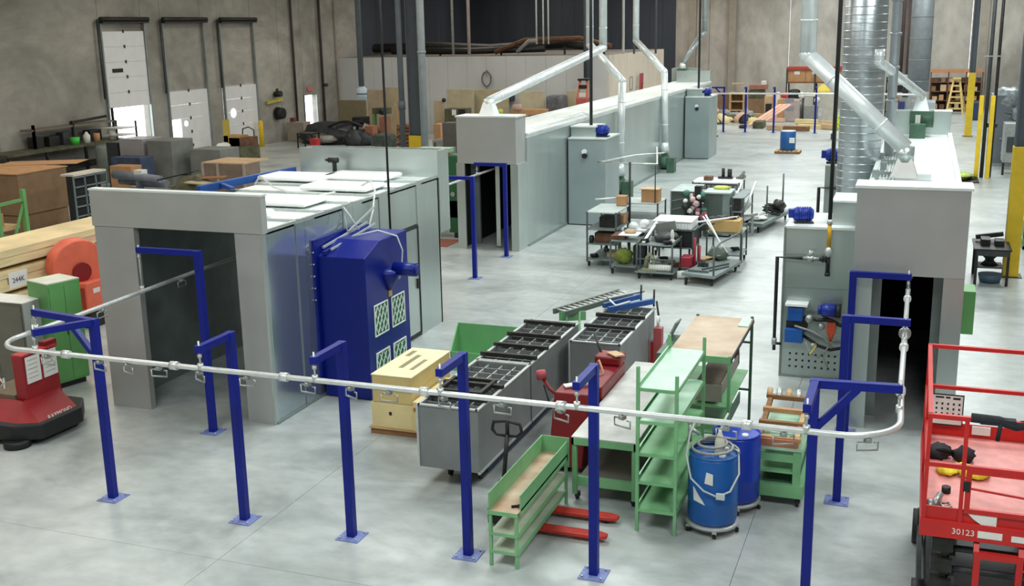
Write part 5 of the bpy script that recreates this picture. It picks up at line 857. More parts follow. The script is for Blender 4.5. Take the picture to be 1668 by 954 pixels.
# clutter before the office
bbox('leaning_board', mat('olive_board', sr(128, 118, 92), .85), 'olive brown board leaning below the hanging bucket', 'board', (550, 163), (597, 195), 56, .12)
T = W('machine_heap', 'heap of dark scrap machinery beyond the booth hood', 'heap', (-30, 53, 0)); RS = random.Random(5)
for i in range(16):
    px = RS.uniform(512, 600); x, z = at_y(px, RS.uniform(198, 228), 52+RS.random()*2); m_ = [IRON, GREYD, RUST, BLACK, OLIVE, HOSE][i % 6]
    part(T, 'machine_piece', m_, ('s', (x, 52.5+RS.random()*1.5, max(.3, z-.4)), (RS.uniform(.3, .7), .4, RS.uniform(.2, .55)), .25) if i % 3 else ('bar', (x-.6, 52.5, max(.2, z-.3)), (x+.5, 53.5, z), .16))
part(T, 'hoop', IRON, ('t', [at3 for at3 in [(at_y(535+5*i, 206-8*math.sin(i/11*3.1), 53)[0], 53, at_y(535+5*i, 206-8*math.sin(i/11*3.1), 53)[1]) for i in range(12)]], .07)); part(T, 'base_heap', GREYD, ('s', (-30.6, 53.6, .3), (1.9, .8, .9), .15))
bbox('black_cabinet', BLACK, 'tall black cabinet with a small white tag beyond the booth', 'cabinet', (573, 191), (593, 235), 53.5, .8); bbox('white_tag', WHITE, 'small white tag on the tall black cabinet', 'tag', (575, 206), (579, 211), 53.4, .05, False, 0)
T = W('hanging_bucket', 'pale blue bucket-shaped hood on a grey pipe before the office wall', 'hood', (-25, 50, 3)); x, z = at_y(590, 162, 50); _, z2 = at_y(590, 145, 50)
part(T, 'bucket', mat('pale_blue_plastic', sr(190, 206, 220), .5), ('l', (x, 50, z), [(.24, 0), (.27, z2-z), (.12, z2-z+.15)], 20)); part(T, 'pipe', COLP, ('c', (x, 50, z2), (x, 50, 11), .14)); part(T, 'band', GREYD, ('c', (x, 50, (z+z2)/2), (x, 50, (z+z2)/2+.05), .275))
bbox('tan_sheet', mat('tan_sheet_m', sr(172, 156, 132), .85), 'tan sheet standing left of the black drop pipe', 'board', (597, 146), (628, 190), 58, .1); bbox('tan_sheet', BEIGE, 'beige sheet standing right of the black drop pipe, before the office', 'board', (626, 142), (660, 200), 58.3, .1)
T = W('green_press', 'old green machine with orange parts before the office', 'machine', (-27, 54, 0)); xa, za = at_y(606, 176, 54); xb, zb = at_y(630, 186, 54)
part(T, 'beam', OLIVE, bx(xa, xb, 54, 54.6, zb, za)); part(T, 'post', GREENC, bx(xa, xa+.15, 54, 54.2, 0, zb)); part(T, 'body', mat('faded_orange_m', sr(168, 112, 88), .6), bx(xa+.4, xb-.1, 54, 54.6, 0, zb-.2)); part(T, 'head', BLACK, ('s', (xb-.2, 53.9, (za+zb)/2), (.2, .2, .2)))
bbox('orange_housing', MATS['faded_orange_m'], 'dull orange machine housing left of the old green machine', 'machine', (594, 205), (608, 232), 53, .6); bbox('green_heap', mat('dark_green_tarp', sr(66, 78, 70), .8, 0, .2, 3), 'dark green tarped lump just beyond the booth hood', 'tarp', (600, 219), (632, 242), 48, 1.2, bev=.25)
for i in range(4): bbox('plank', WOOD if i % 2 else TAN, ['leftmost', 'second', 'third', 'rightmost'][i]+' of four upright planks left of the dark column', 'plank', (642+i*4.5, 168+(i % 2)*5), (645.5+i*4.5, 225), 55, .15, group='upright planks left of the dark column')
for i in range(6): bbox('stacked_pallet', WOODD if i % 2 else RUST, None, 'pallet', (646, 233-i*6), (666, 238-i*6), 52.5, 1.0, False, bev=0, group='brown pallets stacked left of the dark column')['label'] = 'brown pallet, number %s from the floor of the stack left of the dark column' % ['one', 'two', 'three', 'four', 'five', 'six'][i]
# right of the dark column
bbox('upright_board', mat('office_tan', sr(178, 160, 132), .85), 'tan upright panel with dark corner knobs just right of the dark column', 'panel', (706, 164), (724, 200), 57, .2); one('corner_ball', BLACK, 'dark round knob on the top right corner of the tan panel', 'knob', ('s', (at_y(723, 163, 57)[0], 57, at_y(723, 163, 57)[1]), (.12, .12, .12)))
bbox('beige_board', mat('partition', sr(186, 176, 148), .85), 'wide beige partition before the office wall', 'partition', (727, 145), (772, 185), 59, .12); bbox('beige_board', BEIGE, 'beige partition behind the slanting white duct base', 'partition', (772, 146), (829, 190), 59.4, .12); bbox('beige_board', mat('partition_light', sr(196, 188, 160), .85), 'pale beige partition left of the grey wrapped machine', 'partition', (845, 148), (887, 186), 59.2, .12)
bbox('beige_board', BEIGE, 'narrow beige partition right of the grey wrapped machine', 'partition', (922, 148), (938, 175), 59.2, .12)
T = W('test_bench', 'low dark bench with a white notice before the wide beige partition', 'bench', (-25, 56, 0)); xa, za = at_y(724, 177, 56); xb, zb = at_y(759, 187, 56)
part(T, 'body', OLIVE, bx(xa, xb, 56, 56.8, 0, za)); part(T, 'notice', WHITE, bx(xa+.45, xa+.7, 55.97, 56, za-.35, za-.05)); part(T, 'screen', BLACK, bx(xb-.4, xb-.05, 55.95, 56, za-.35, za-.02))
bbox('work_stand', mat('stand_dark', sr(96, 94, 92), .7), 'dark stand left of the left oven hood', 'stand', (720, 200), (744, 240), 50, .8); bbox('rusty_sheet', RUST, 'rusty upright panel touching the left oven hood', 'panel', (742, 195), (750, 240), 49, .5); bbox('card_box', CARD, 'brown box on the floor between column and dark stand', 'box', (706, 202), (718, 228), 52, .8); bbox('light_case', HOSE, 'grey low case in front of the brown box', 'case', (704, 228), (722, 245), 50, .8)
x, z = at_y(791, 129, 60.6); one('coiled_hose', mat('hose_dim', sr(120, 114, 106), .7), 'coiled hose hanging on the office wall', 'hose', ('t', [(x+.28*math.cos(i*.5), 60.75, z+.42*math.sin(i*.5)) for i in range(26)], .045, 6), bx(x-.03, x+.03, 60.75, 60.9, z+.4, z+.5))
bbox('dark_shelf', GREYD, 'dark shelf on the office wall right of the slanting duct base', 'shelf', (808, 156), (832, 165), 60.2, .73, False)
T = W('wrapped_machine', 'dark grey plastic-wrapped machine before the office wall', 'machine', (-20, 58, 0)); xa, za = at_y(888, 156, 58); xb, _ = at_y(915, 156, 58); part(T, 'wrap', mat('dark_wrap', sr(104, 104, 108), .5, .1, .2, 4, .3), bx(xa, xb, 58, 59.2, .5, za), bev=.15); part(T, 'skid', WOODD, bx(xa, xb, 58, 59.2, 0, .5))
bbox('tool_cart', BLACK, 'black low cart behind the near end of the left oven roof', 'cart', (860, 188), (886, 205), 52, .8); bbox('long_bench', CARD, 'long tan bench before the pale beige partition', 'bench', (832, 178), (888, 187), 56.5, .6); bbox('pink_bag', mat('pink_bag_m', sr(188, 160, 146), .8, 0, .1, 4), 'pinkish slumped bag on the long tan bench', 'bag', (833, 170), (848, 180), 56.3, .4, False, bev=.12)
xa, za = at_y(815, 182, 56); one('green_ball', mat('lime', sr(190, 196, 80), .6), 'lime green lump behind the slanting duct base', 'lump', ('s', (xa, 56, za), (.18, .18, .16), .1), bx(xa-.05, xa+.05, 55.95, 56.05, 0, za))
T = W('folding_ladder', 'orange step ladder with black rungs and a box on top, before the office side', 'ladder', (-18, 59, 0)); xa, za = at_y(946, 131, 60); xl, _ = at_y(937, 180, 60); xr, _ = at_y(962, 180, 60)
OL = mat('ladder_orange', sr(214, 120, 80), .5); part(T, 'stile', OL, ('bar', (xa, 59.9, za), (xl, 59.3, 0), .12)); part(T, 'stile', OL, ('bar', (xa+.4, 59.9, za), (xr, 59.3, 0), .12)); part(T, 'cap', BLACK, bx(xa-.1, xa+.5, 59.7, 60.1, za, za+.1))
for i in range(6): z = za*(.15+.14*i); t = 1-z/za; part(T, 'rung', BLACK if i % 2 else WHITE, bx(xa+(xl-xa)*t, xa+.4+(xr-xa-.4)*t, 59.5+.3*(1-t), 59.65+.3*(1-t), z, z+.22))
bbox('red_crate', mat('brick_red', sr(172, 84, 76), .6), 'brick red crate left of the orange ladder foot', 'crate', (938, 160), (955, 180), 57.5, .7); one('office_pipe', COLP, 'dark grey pipe ending above the orange ladder', 'pipe', ('c', (at_y(953, 120, 60)[0], 60.4, za+.12), (at_y(953, 120, 60)[0], 60.4, 11), .2))
one('red_trolley', mat('maroon', sr(150, 60, 66), .6), 'maroon folding ladder leaning at the office side wall', 'ladder', ('bar', (-16.2, 66, .02), (-16.5, 67.6, 3.1), .12), ('bar', (-16.2, 66.5, .02), (-16.5, 68.1, 3.1), .12), *[('bar', (-16.2-.05*i, 66.25+.3*i, .5+.5*i), (-16.2-.05*i, 66.75+.3*i, .5+.5*i), .05) for i in range(5)])
# ================================================================ GREEN PRESS BY THE BOOTH, GREY CABINET
T = W('green_bandsaw', 'dark green C-shaped machine between the booth and the mouth of the long left oven', 'machine', (-12.7, 29.6, 0)); DG = mat('machine_green', sr(34, 96, 60), .45, 0, .05, 3)
part(T, 'column', DG, bx(-12.95, -12.35, 29.3, 29.8, .35, 2.45), bev=.05); part(T, 'throat', DG, bx(-13.7, -12.35, 29.3, 29.8, .55, 1.15), bev=.05); part(T, 'foot', DG, bx(-12.9, -12.5, 29.3, 29.8, .15, .4)); part(T, 'arm_top', GREENP, bx(-13.9, -12.9, 29.3, 29.8, 2.5, 2.62)); part(T, 'table', WHITEG, bx(-13.7, -13.0, 29.2, 29.9, 1.15, 1.6)); part(T, 'guard', WHITE, bx(-12.45, -12.3, 29.2, 29.29, 1.5, 2.3)); part(T, 'dial', HOOK, ('c', (-12.75, 29.3, 1.3), (-12.75, 29.25, 1.3), .07)); part(T, 'rubber_foot', BLACK, bx(-13.65, -13.5, 29.3, 29.5, 0, .55), bx(-12.75, -12.6, 29.3, 29.5, 0, .15), kind='stuff')
one('floor_mat', mat('brick_mat', sr(150, 92, 76), .8), 'brick red mat on the floor beside the booth rear corner', 'mat', bx(-13.6, -12.4, 27.9, 29.0, 0, .012))
T = W('parts_rack', 'rack of small white and red parts behind the green machine', 'rack', (-14, 33, 0)); RS = random.Random(9)
part(T, 'frame', GREYD, bx(-15.0, -14.95, 33, 33.1, 0, 2.4), bx(-13.6, -13.55, 33, 33.1, 0, 2.4), kind='stuff')
for i in range(4): part(T, 'shelf', GREYD, bx(-15, -13.55, 33, 33.5, .6+i*.45, .64+i*.45))
for i in range(18): z = .64+(i % 4)*.45; x = -14.9+RS.random()*1.2; part(T, 'small_part', [WHITE, REDF, RUST, HOOK][i % 4 if i % 5 else 1], bx(x, x+.14, 33.02, 33.2, z, z+RS.uniform(.12, .3)))
T = W('grey_cabinet', 'tall grey cabinet seen past the rear corner of the booth', 'cabinet', (-14.5, 30.9, 0)); part(T, 'body', GREYM, bx(-15.2, -13.75, 30.6, 31.4, .12, 2.1)); part(T, 'foot', BLACK, bx(-15.1, -13.8, 30.7, 31.3, 0, .12))
# ================================================================ CARTS IN THE MIDDLE
CF = mat('cart_frame_grey', sr(96, 106, 106), .5, .3, .08, 6); CS = mat('cart_shelf_grey', sr(128, 140, 138), .5, .2, .1, 4); CTOP = mat('cart_top_pale', sr(190, 202, 198), .45, .2, .06, 3)
def shelf_cart(name, label, x0, x1, y0, y1, zs, h, top=None, tube=False):
    T = W(name, label, 'cart', ((x0+x1)/2, (y0+y1)/2, 0), 'carts in the middle of the hall')
    for x in (x0, x1-.04):
        for y in (y0, y1-.04): part(T, 'post', CF, bx(x, x+.04, y, y+.04, .12, h))
    for i, z in enumerate(zs): part(T, 'shelf', top if (top and i == len(zs)-1) else CS, bx(x0, x1, y0, y1, z-.03, z), bev=.004)
    casters(T, x0+.06, x1-.06, y0+.06, y1-.06, .055)
    return T
shelf_cart('shelf_cart', 'tall grey four-shelf cart with clutter, leftmost of the carts', -7.86, -7.06, 26.5, 27.9, (.2, .6, .98, 1.42), 1.42, CTOP)
for nm, m_, lb, b in (('motor_block', IRON, 'dark motor block on the second shelf of the leftmost cart', bx(-7.6, -7.15, 26.8, 27.3, .98, 1.25)), ('tan_carton', CARD, 'small tan carton behind the dark motor block', bx(-7.35, -7.1, 27.4, 27.8, .98, 1.2)), ('brown_bin', RUST, 'brown bin on the middle shelf of the leftmost cart', bx(-7.7, -7.2, 26.7, 27.2, .6, .85)), ('grey_sack', GREYM, 'grey lump on the middle shelf of the leftmost cart', bx(-7.5, -7.12, 27.3, 27.8, .6, .82)), ('tan_part', TAN, 'tan piece on the bottom shelf of the leftmost cart', bx(-7.4, -7.12, 26.8, 27.1, .2, .34)), ('dark_wheel', BLACK, 'small black wheel on the lower left of the leftmost cart', ('c', (-7.8, 26.62, .7), (-7.7, 26.62, .7), .1))):
    one(nm.replace('dark_wheel', 'spare_caster'), m_, lb, 'part', b, bev=.02)
shelf_cart('shelf_cart', 'open grey table cart with two brown cartons on top, behind the leftmost cart', -7.5, -6.4, 28.3, 29.3, (.55, 1.0, 1.4), 1.4, CTOP)
one('carton', CARD, 'smaller brown carton on the tall carts, beside the green blower', 'carton', bx(-7.35, -7.1, 27.55, 27.85, 1.425, 1.68), bev=.01); T = W('carton', 'larger brown carton on the open table cart', 'carton', (-6.66, 28.7, 1.4)); part(T, 'body', CARD, bx(-6.9, -6.44, 28.45, 28.85, 1.4, 1.74), bev=.01); part(T, 'flap', TAN, bx(-6.95, -6.42, 28.42, 28.88, 1.74, 1.76))
T = W('rod_frame', 'long thin white rods and a black upright spread over the leftmost carts', 'rods', (-7.3, 27.9, 1.42))
part(T, 'upright', IRON, ('c', (-7.05, 27.8, 0), (-7.05, 27.8, 2.55), .03)); part(T, 'rod', RAIL, ('t', [(-7.05, 27.9, 2.5), (-6.35, 27.9, 2.5), (-6.75, 29.6, 2.75)], .02, 6), ('t', [(-7.05, 27.9, 2.5), (-7.85, 27.6, 2.55), (-7.2, 28.9, 2.6), (-6.5, 29.4, 2.62)], .02, 6)); part(T, 'rod', RAIL, ('c', (-7.85, 27.3, 1.62), (-7.2, 27.8, 1.62), .02)); part(T, 'prop', IRON, ('c', (-6.5, 28.35, 1.4), (-6.5, 28.35, 2.5), .014))
T = shelf_cart('low_cart', 'low grey cart with yellow-green bag, front left of the cart cluster', -7.05, -6.25, 25.8, 26.8, (.22, .85), .85)
one('green_bag', mat('olive_lime', sr(120, 136, 50), .7, 0, .2, 6), 'olive yellow bag on the low cart', 'bag', ('s', (-6.75, 26.05, .42), (.24, .18, .2), .12)); T = W('brown_tray', 'brown tray with white-rimmed lid on the low cart', 'tray', (-6.8, 26.2, .85)); part(T, 'tray', RUST, bx(-7.05, -6.7, 25.9, 26.5, .85, .95)); part(T, 'lid', WHITEG, bx(-6.85, -6.35, 25.85, 26.3, .96, 1.0), bev=.02); part(T, 'contents', TAN, ('s', (-6.6, 26.1, 1.03), (.15, .12, .06), .2))
one('white_helmets', WHITEG, 'pair of white round lumps behind the brown tray', 'lumps', ('s', (-6.75, 27.0, 1.0), (.13, .13, .12)), ('s', (-6.5, 27.2, 1.05), (.13, .13, .12)), bx(-6.9, -6.4, 26.9, 27.3, .86, .93)); one('dark_box', BLACK, 'black box in the lower part of the low cart', 'box', bx(-6.5, -6.28, 26.0, 26.6, .22, .7))
T = W('tube_cart', 'grey tube-frame cart in the front of the cluster, loaded with machine castings', 'cart', (-5.8, 25.8, 0), 'carts in the middle of the hall')
part(T, 'deck', CS, bx(-6.3, -5.35, 25.4, 26.5, .16, .2), bev=.004); casters(T, -6.22, -5.42, 25.5, 26.4, .055)
for x in (-6.27, -5.4): part(T, 'tube_handle', CF, ('t', [(x, 25.45, .2), (x, 25.45, .86), (x+.03, 25.55, .92), (x+.03, 26.35, .92), (x, 26.45, .86), (x, 26.45, .2)], .022, 8))
part(T, 'upper_deck', CS, bx(-6.25, -5.4, 25.5, 26.4, .82, .85)); part(T, 'front_rail', CF, ('c', (-6.27, 25.45, .5), (-5.4, 25.45, .5), .018))
one('casting', GREYD, 'dark grey casting on the upper deck of the tube cart', 'casting', ('s', (-5.65, 26.0, .95), (.3, .28, .14), .18), bev=0); one('grey_panel_frame', GREYM, 'tilted grey instrument frame on the tube cart', 'frame', ('bar', (-6.0, 26.3, 1.1), (-5.5, 26.3, 1.2), .06, .24), ('bar', (-5.7, 26.3, .85), (-5.72, 26.3, 1.15), .1)); one('white_bar', WHITEG, 'long white bar leaning on the tube cart', 'bar', ('bar', (-6.15, 25.6, .87), (-6.0, 26.4, 1.25), .07, .03)); one('white_cone', WHITE, 'small white upright piece on the tube cart', 'piece', ('s', (-5.48, 25.8, 1.05), (.05, .05, .14)), ('s', (-5.48, 25.8, .9), (.08, .08, .06)))
one('beige_gear', mat('khaki', sr(150, 152, 120), .6), 'khaki arch-shaped part on the lower deck of the tube cart', 'part', ('t', [(-6.1, 25.6, .24), (-6.05, 25.6, .5), (-5.98, 25.6, .6), (-5.9, 25.6, .5), (-5.86, 25.6, .24)], .05), bx(-6.15, -5.8, 25.5, 25.8, .2, .26)); T = W('white_roll', 'white ribbed roll lying on the lower deck of the tube cart', 'roll', (-5.7, 25.5, .2)); part(T, 'roll', WHITE, ('c', (-5.98, 25.55, .28), (-5.42, 25.55, .28), .08)); part(T, 'rib', RIM, *[('c', (-5.95+i*.06, 25.55, .28), (-5.94+i*.06, 25.55, .28), .083) for i in range(9)], kind='stuff')
shelf_cart('dark_cart', 'dark cart carrying the white ribbed box, centre of the cluster', -6.15, -5.1, 26.55, 27.3, (.2, .6, 1.05), 1.05)
one('dark_case', BLACK, 'black case below the white ribbed box', 'case', bx(-6.05, -5.12, 26.6, 27.25, .605, 1.01), bev=.02); T = W('ribbed_box', 'bright white box with ribbed sides on the dark cart', 'box', (-5.6, 26.9, 1.06)); part(T, 'body', WHITEG, bx(-6.12, -5.16, 26.55, 27.4, 1.06, 1.24), bev=.01)
for i in range(12): part(T, 'rib', WHITEG, bx(-6.1+i*.08, -6.065+i*.08, 26.51, 26.55, 1.07, 1.22))
part(T, 'lid', WHITEG, bx(-6.14, -5.14, 26.5, 27.42, 1.24, 1.27), bev=.01); one('red_case', mat('crimson', sr(150, 28, 48), .5), 'crimson case low between the tube cart and the flat cart', 'case', bx(-5.3, -5.02, 25.9, 26.3, .25, .5), bev=.03); one('white_cylinder', WHITE, 'white cylinder lying beside the crimson case on the floor', 'cylinder', ('c', (-5.33, 25.7, .1), (-5.0, 25.8, .1), .1)); one('red_jack', MATS['crimson'], 'red upright bars beside the flat cart', 'jack', ('c', (-4.98, 26.1, 0), (-4.98, 26.1, .95), .03), ('c', (-4.9, 26.2, 0), (-4.88, 26.2, .75), .03), bx(-5.05, -4.85, 26.05, 26.25, 0, .08))
one('open_carton', TAN, 'open tan carton with raised flap behind the flat cart', 'carton', bx(-4.95, -4.6, 26.6, 27.0, .02, .3), ('bar', (-4.95, 26.6, .32), (-4.5, 26.9, .42), .25, .02))
T = W('flat_cart', 'low flat grey platform cart at the front right of the cluster', 'cart', (-4.6, 25.9, 0), 'carts in the middle of the hall')
part(T, 'deck', CS, ('p', [(-5.12, 25.2, .2), (-4.3, 25.0, .2), (-3.95, 27.0, .2), (-4.75, 27.2, .2)], (0, 0, .07)), bev=.005); casters(T, -5.0, -4.38, 25.15, 25.2, .07); casters(T, -4.65, -4.1, 26.85, 26.9, .07)
part(T, 'tube_handle', CF, ('t', [(-4.33, 25.05, .25), (-4.33, 25.05, .88), (-4.25, 25.5, .98), (-4.0, 26.8, 1.0), (-3.98, 26.95, .9), (-3.98, 26.95, .25)], .022, 8)); part(T, 'loose_bar', CF, ('bar', (-4.7, 25.6, .29), (-4.2, 26.4, .29), .04)); part(T, 'loose_bar', CF, ('bar', (-4.5, 25.5, .29), (-4.15, 26.1, .29), .04)); part(T, 'loose_bar', CF, ('bar', (-5.0, 25.4, .29), (-4.5, 25.35, .29), .05))
T = shelf_cart('tube_top_cart', 'grey cart holding the long tan box and crossed white rods', -4.95, -4.05, 27.4, 28.4, (.3, .86), .9)
part(T, 'tube_handle', CF, ('t', [(-5.25, 26.8, .1), (-5.25, 26.8, .9), (-5.0, 27.3, 1.08), (-4.7, 27.5, 1.08)], .024, 8)); one('tan_long_box', mat('golden_card', sr(204, 168, 108), .75), 'long golden tan box on the cart behind the flat cart', 'box', bx(-4.9, -4.12, 27.45, 28.0, .87, 1.17), bev=.01)
one('crossed_rods', WHITEG, 'crossed long white rods leaning over the tan box', 'rods', ('c', (-4.95, 27.3, 1.32), (-4.35, 26.3, .72), .022), ('c', (-5.0, 27.2, 1.3), (-4.25, 26.5, .55), .018), ('c', (-5.1, 26.9, 1.2), (-4.2, 27.8, 1.22), .025)); one('dark_scraps', IRON, 'dark scraps lying on the long tan box', 'scrap', ('s', (-4.6, 27.7, 1.2), (.3, .15, .05), .3), ('bar', (-4.9, 27.5, 1.2), (-4.2, 27.8, 1.22), .08, .04)); one('green_tarp', mat('dull_green', sr(84, 98, 88), .8, 0, .15, 4), 'dull green tarp under the cart with crossed rods', 'tarp', ('s', (-4.55, 27.0, .38), (.25, .3, .14), .25), bx(-4.6, -4.5, 26.95, 27.05, .28, .35))
# second cluster
shc = mat('cabinet_dark_sage', sr(82, 94, 88), .5, .1, .06, 3)
T = W('slotted_cabinet', 'dark open cabinet with slanted pale shelf edges, left of the colourful tangle', 'cabinet', (-6.2, 31.4, 0)); part(T, 'body', shc, bx(-6.65, -5.98, 31.1, 32.3, .05, 1.3)); part(T, 'frame', HOOK, *frame('x', -6.67, -5.96, .02, 1.33, 31.06, 31.1, .03)); part(T, 'top', CTOP, bx(-6.67, -5.96, 31.06, 32.6, 1.31, 1.34))
for i in range(3): part(T, 'slanted_edge', HOOK, ('bar', (-6.62, 31.07, .55+i*.25), (-6.3, 31.07, .63+i*.25), .03, .02))
T = W('sage_cabinet', 'plain dark sage cabinet right of the colourful tangle', 'cabinet', (-5.4, 31.6, 0)); part(T, 'body', shc, bx(-5.75, -5.2, 31.3, 32.2, .05, 1.26)); part(T, 'side_panel', CS, bx(-5.2, -5.0, 31.3, 32.2, .05, 1.26)); part(T, 'top', CTOP, bx(-5.77, -4.98, 31.28, 32.2, 1.26, 1.3)); one('lime_cloth', mat('lime_cloth_m', sr(214, 224, 110), .8), 'lime yellow cloth on the sage cabinet', 'cloth', ('s', (-5.35, 32.0, 1.34), (.24, .12, .06), .25))
T = W('colourful_tangle', 'tangle of small red, pink, white and teal parts between the two dark cabinets', 'tangle', (-5.9, 31.0, 0)); RS = random.Random(12); cm = [mat('mauve', sr(150, 96, 108), .6), mat('pale_pink', sr(206, 176, 176), .6), mat('teal', sr(70, 130, 112), .6), BLACK, WHITE, IRON, mat('rose', sr(176, 84, 104), .6)]
part(T, 'stand', BLACK, bx(-5.96, -5.78, 31.0, 31.25, 0, 1.5))
for i in range(34): part(T, 'small_part', cm[i % 7], ('s', (-5.87+RS.uniform(-.32, .25), 30.92+RS.uniform(-.1, .05), RS.uniform(.25, 1.35)), (RS.uniform(.05, .1), .07, RS.uniform(.05, .1)), .2))
T = shelf_cart('long_table', 'long white-topped table cart with tools, behind the two dark cabinets', -6.5, -5.05, 33.4, 34.5, (.4, .85, 1.3), 1.3, WHITEG); part(T, 'drawer_row', GREYD, bx(-6.45, -5.1, 33.36, 33.4, 1.08, 1.26))
for i in range(10): part(T, 'drawer_front', HOOK, bx(-6.43+i*.135, -6.33+i*.135, 33.34, 33.36, 1.1, 1.22))
one('tan_block', RUST, 'tan block on the left end of the white-topped table', 'block', bx(-6.2, -5.95, 33.7, 34.0, 1.31, 1.42)); one('black_tools', BLACK, 'upright black tools at the back of the white-topped table', 'tools', ('c', (-5.7, 34.3, 1.3), (-5.7, 34.3, 1.62), .05), ('c', (-5.5, 34.3, 1.3), (-5.5, 34.3, 1.6), .07), bx(-5.85, -5.4, 34.2, 34.4, 1.3, 1.36)); one('grey_figure', GREYM, 'grey angular tool at the right end of the white-topped table', 'tool', ('c', (-5.15, 34.3, 1.3), (-5.05, 34.3, 1.55), .09, .03), ('bar', (-5.3, 34.3, 1.32), (-5.0, 34.3, 1.38), .08))
T = shelf_cart('open_rack', 'open grey rack stepping down at the right of the sage cabinet', -4.98, -4.6, 31.4, 33.2, (.3, .75, 1.15), 1.15); part(T, 'angled_arm', RIM, ('bar', (-4.6, 31.5, .75), (-4.55, 33.3, 1.35), .05)); part(T, 'angled_arm', RIM, ('bar', (-4.98, 31.4, .9), (-4.95, 33.3, 1.32), .05)); part(T, 'dark_drawer', IRON, bx(-4.9, -4.7, 31.45, 31.9, .8, 1.1)); part(T, 'dark_drawer', IRON, bx(-4.9, -4.7, 31.45, 31.9, .35, .7))
T = W('pole_cart', 'grey platform cart with two tall poles and tangled wire, rightmost of the carts', 'cart', (-4.1, 33.6, 0), 'carts in the middle of the hall'); part(T, 'deck', CS, ('p', [(-4.75, 32.2, .2), (-4.15, 32.1, .2), (-3.65, 34.9, .2), (-4.25, 35.0, .2)], (0, 0, .1))); casters(T, -4.65, -4.3, 32.3, 32.35, .07); casters(T, -4.15, -3.8, 34.7, 34.75, .07)
part(T, 'pole', CF, ('c', (-4.2, 33.3, .3), (-4.2, 33.3, 1.25), .025)); part(T, 'pole', CF, ('c', (-3.85, 34.3, .3), (-3.85, 34.3, 1.5), .025)); one('wire_tangle', IRON, 'tangle of dark wire and cast parts on the platform cart with poles', 'wire', *[('t', [(-4.1+.25*math.cos(i*1.3+j), 33.9+.4*math.sin(i*.9+j*2), .45+.12*math.sin(i+j)) for i in range(8)], .02, 5) for j in range(4)], ('s', (-3.95, 34.2, .5), (.2, .3, .2), .25)); one('white_sheet', WHITE, 'crumpled white sheet on the front of the platform cart', 'sheet', ('s', (-4.35, 32.8, .36), (.22, .3, .06), .3)); one('grey_bar', HOOK, 'grey arm lying from the rack to the platform cart', 'arm', ('bar', (-5.0, 31.2, .55), (-4.3, 31.9, .62), .1, .06), ('bar', (-4.9, 31.3, 0), (-4.9, 31.3, .55), .06), ('bar', (-4.4, 31.8, 0), (-4.4, 31.8, .58), .06))
# ================================================================ RIGHT SIDE
T = W('vise_table', 'black steel table with a vise top, left of the nearest yellow column', 'table', (1.75, 27.6, 0))
for x in (1.38, 2.05):
    for y in (26.9, 28.1): part(T, 'leg', IRON, bx(x, x+.06, y, y+.06, 0, .82))
part(T, 'table_top', IRON, bx(1.34, 2.14, 26.85, 28.2, .82, .86)); part(T, 'drawer', GREYD, bx(1.4, 2.08, 26.85, 27.4, .7, .82)); part(T, 'lower_shelf', mat('shelf_taupe', sr(110, 104, 98), .6), bx(1.45, 2.0, 27.2, 27.8, .34, .38)); one('table_tool', IRON, 'black tool block on the black steel table', 'tool', bx(1.5, 1.7, 27.3, 27.8, .87, 1.0), bx(1.8, 2.0, 27.3, 27.7, .87, .98), ('bar', (1.4, 27.9, .95), (2.0, 27.9, 1.05), .1)); one('spool', BLACK, 'black waisted spool on the lower shelf of the black steel table', 'spool', ('l', (1.72, 27.5, .38), [(.2, 0), (.1, .1), (.1, .14), (.2, .24)], 16)); one('blue_basin', mat('dull_blue', sr(70, 92, 110), .6), 'dull blue basin on the floor under the black steel table', 'basin', ('l', (1.75, 27.3, 0), [(.22, 0), (.27, .2), (.25, .2)], 18))
T = W('blue_drum', 'blue drum with a white label standing on the far open floor', 'drum', (-5.85, 53.3, .13)); part(T, 'body', mat('far_drum_blue', sr(22, 84, 148), .45), ('l', (-5.85, 53.3, .13), [(.34, 0), (.36, .05), (.36, .86), (.33, .9)], 24)); part(T, 'label_sheet', WHITE, bx(-5.75, -5.5, 52.92, 52.96, .5, .75)); part(T, 'rim', RIM, ('c', (-5.85, 53.3, 1.0), (-5.85, 53.3, 1.05), .34, .34, 20))
T = W('pallet', 'tan pallet under the blue drum on the far floor', 'pallet', (-5.8, 53.3, 0))
for y in (52.8, 53.25, 53.7): part(T, 'stringer', WOODD, bx(-6.4, -5.25, y, y+.08, 0, .1))
for i in range(6): part(T, 'deck_board', WOOD, bx(-6.4+i*.2, -6.25+i*.2, 52.78, 53.8, .1, .13))
one('green_bin', GREENC, 'small green open crate far right beyond the yellow column', 'crate', bx(2.75, 3.5, 31.5, 32.8, .3, .6), bx(2.75, 3.5, 31.5, 32.8, 0, .1), bx(2.75, 2.8, 31.5, 31.55, 0, 1.2), bx(3.45, 3.5, 31.5, 31.55, 0, 1.2), bx(2.75, 3.5, 31.5, 32.8, .85, .9)); one('neon_cloth', mat('neon', sr(196, 216, 110), .8, 0, .15, 6), 'yellow-green cloth heap on a black tray right of the right oven', 'cloth', ('s', (1.3, 45.5, .15), (.75, .9, .14), .3)); one('tray', IRON, 'black floor tray under the yellow-green cloth heap', 'tray', bx(.5, 2.2, 44.4, 46.6, 0, .04))
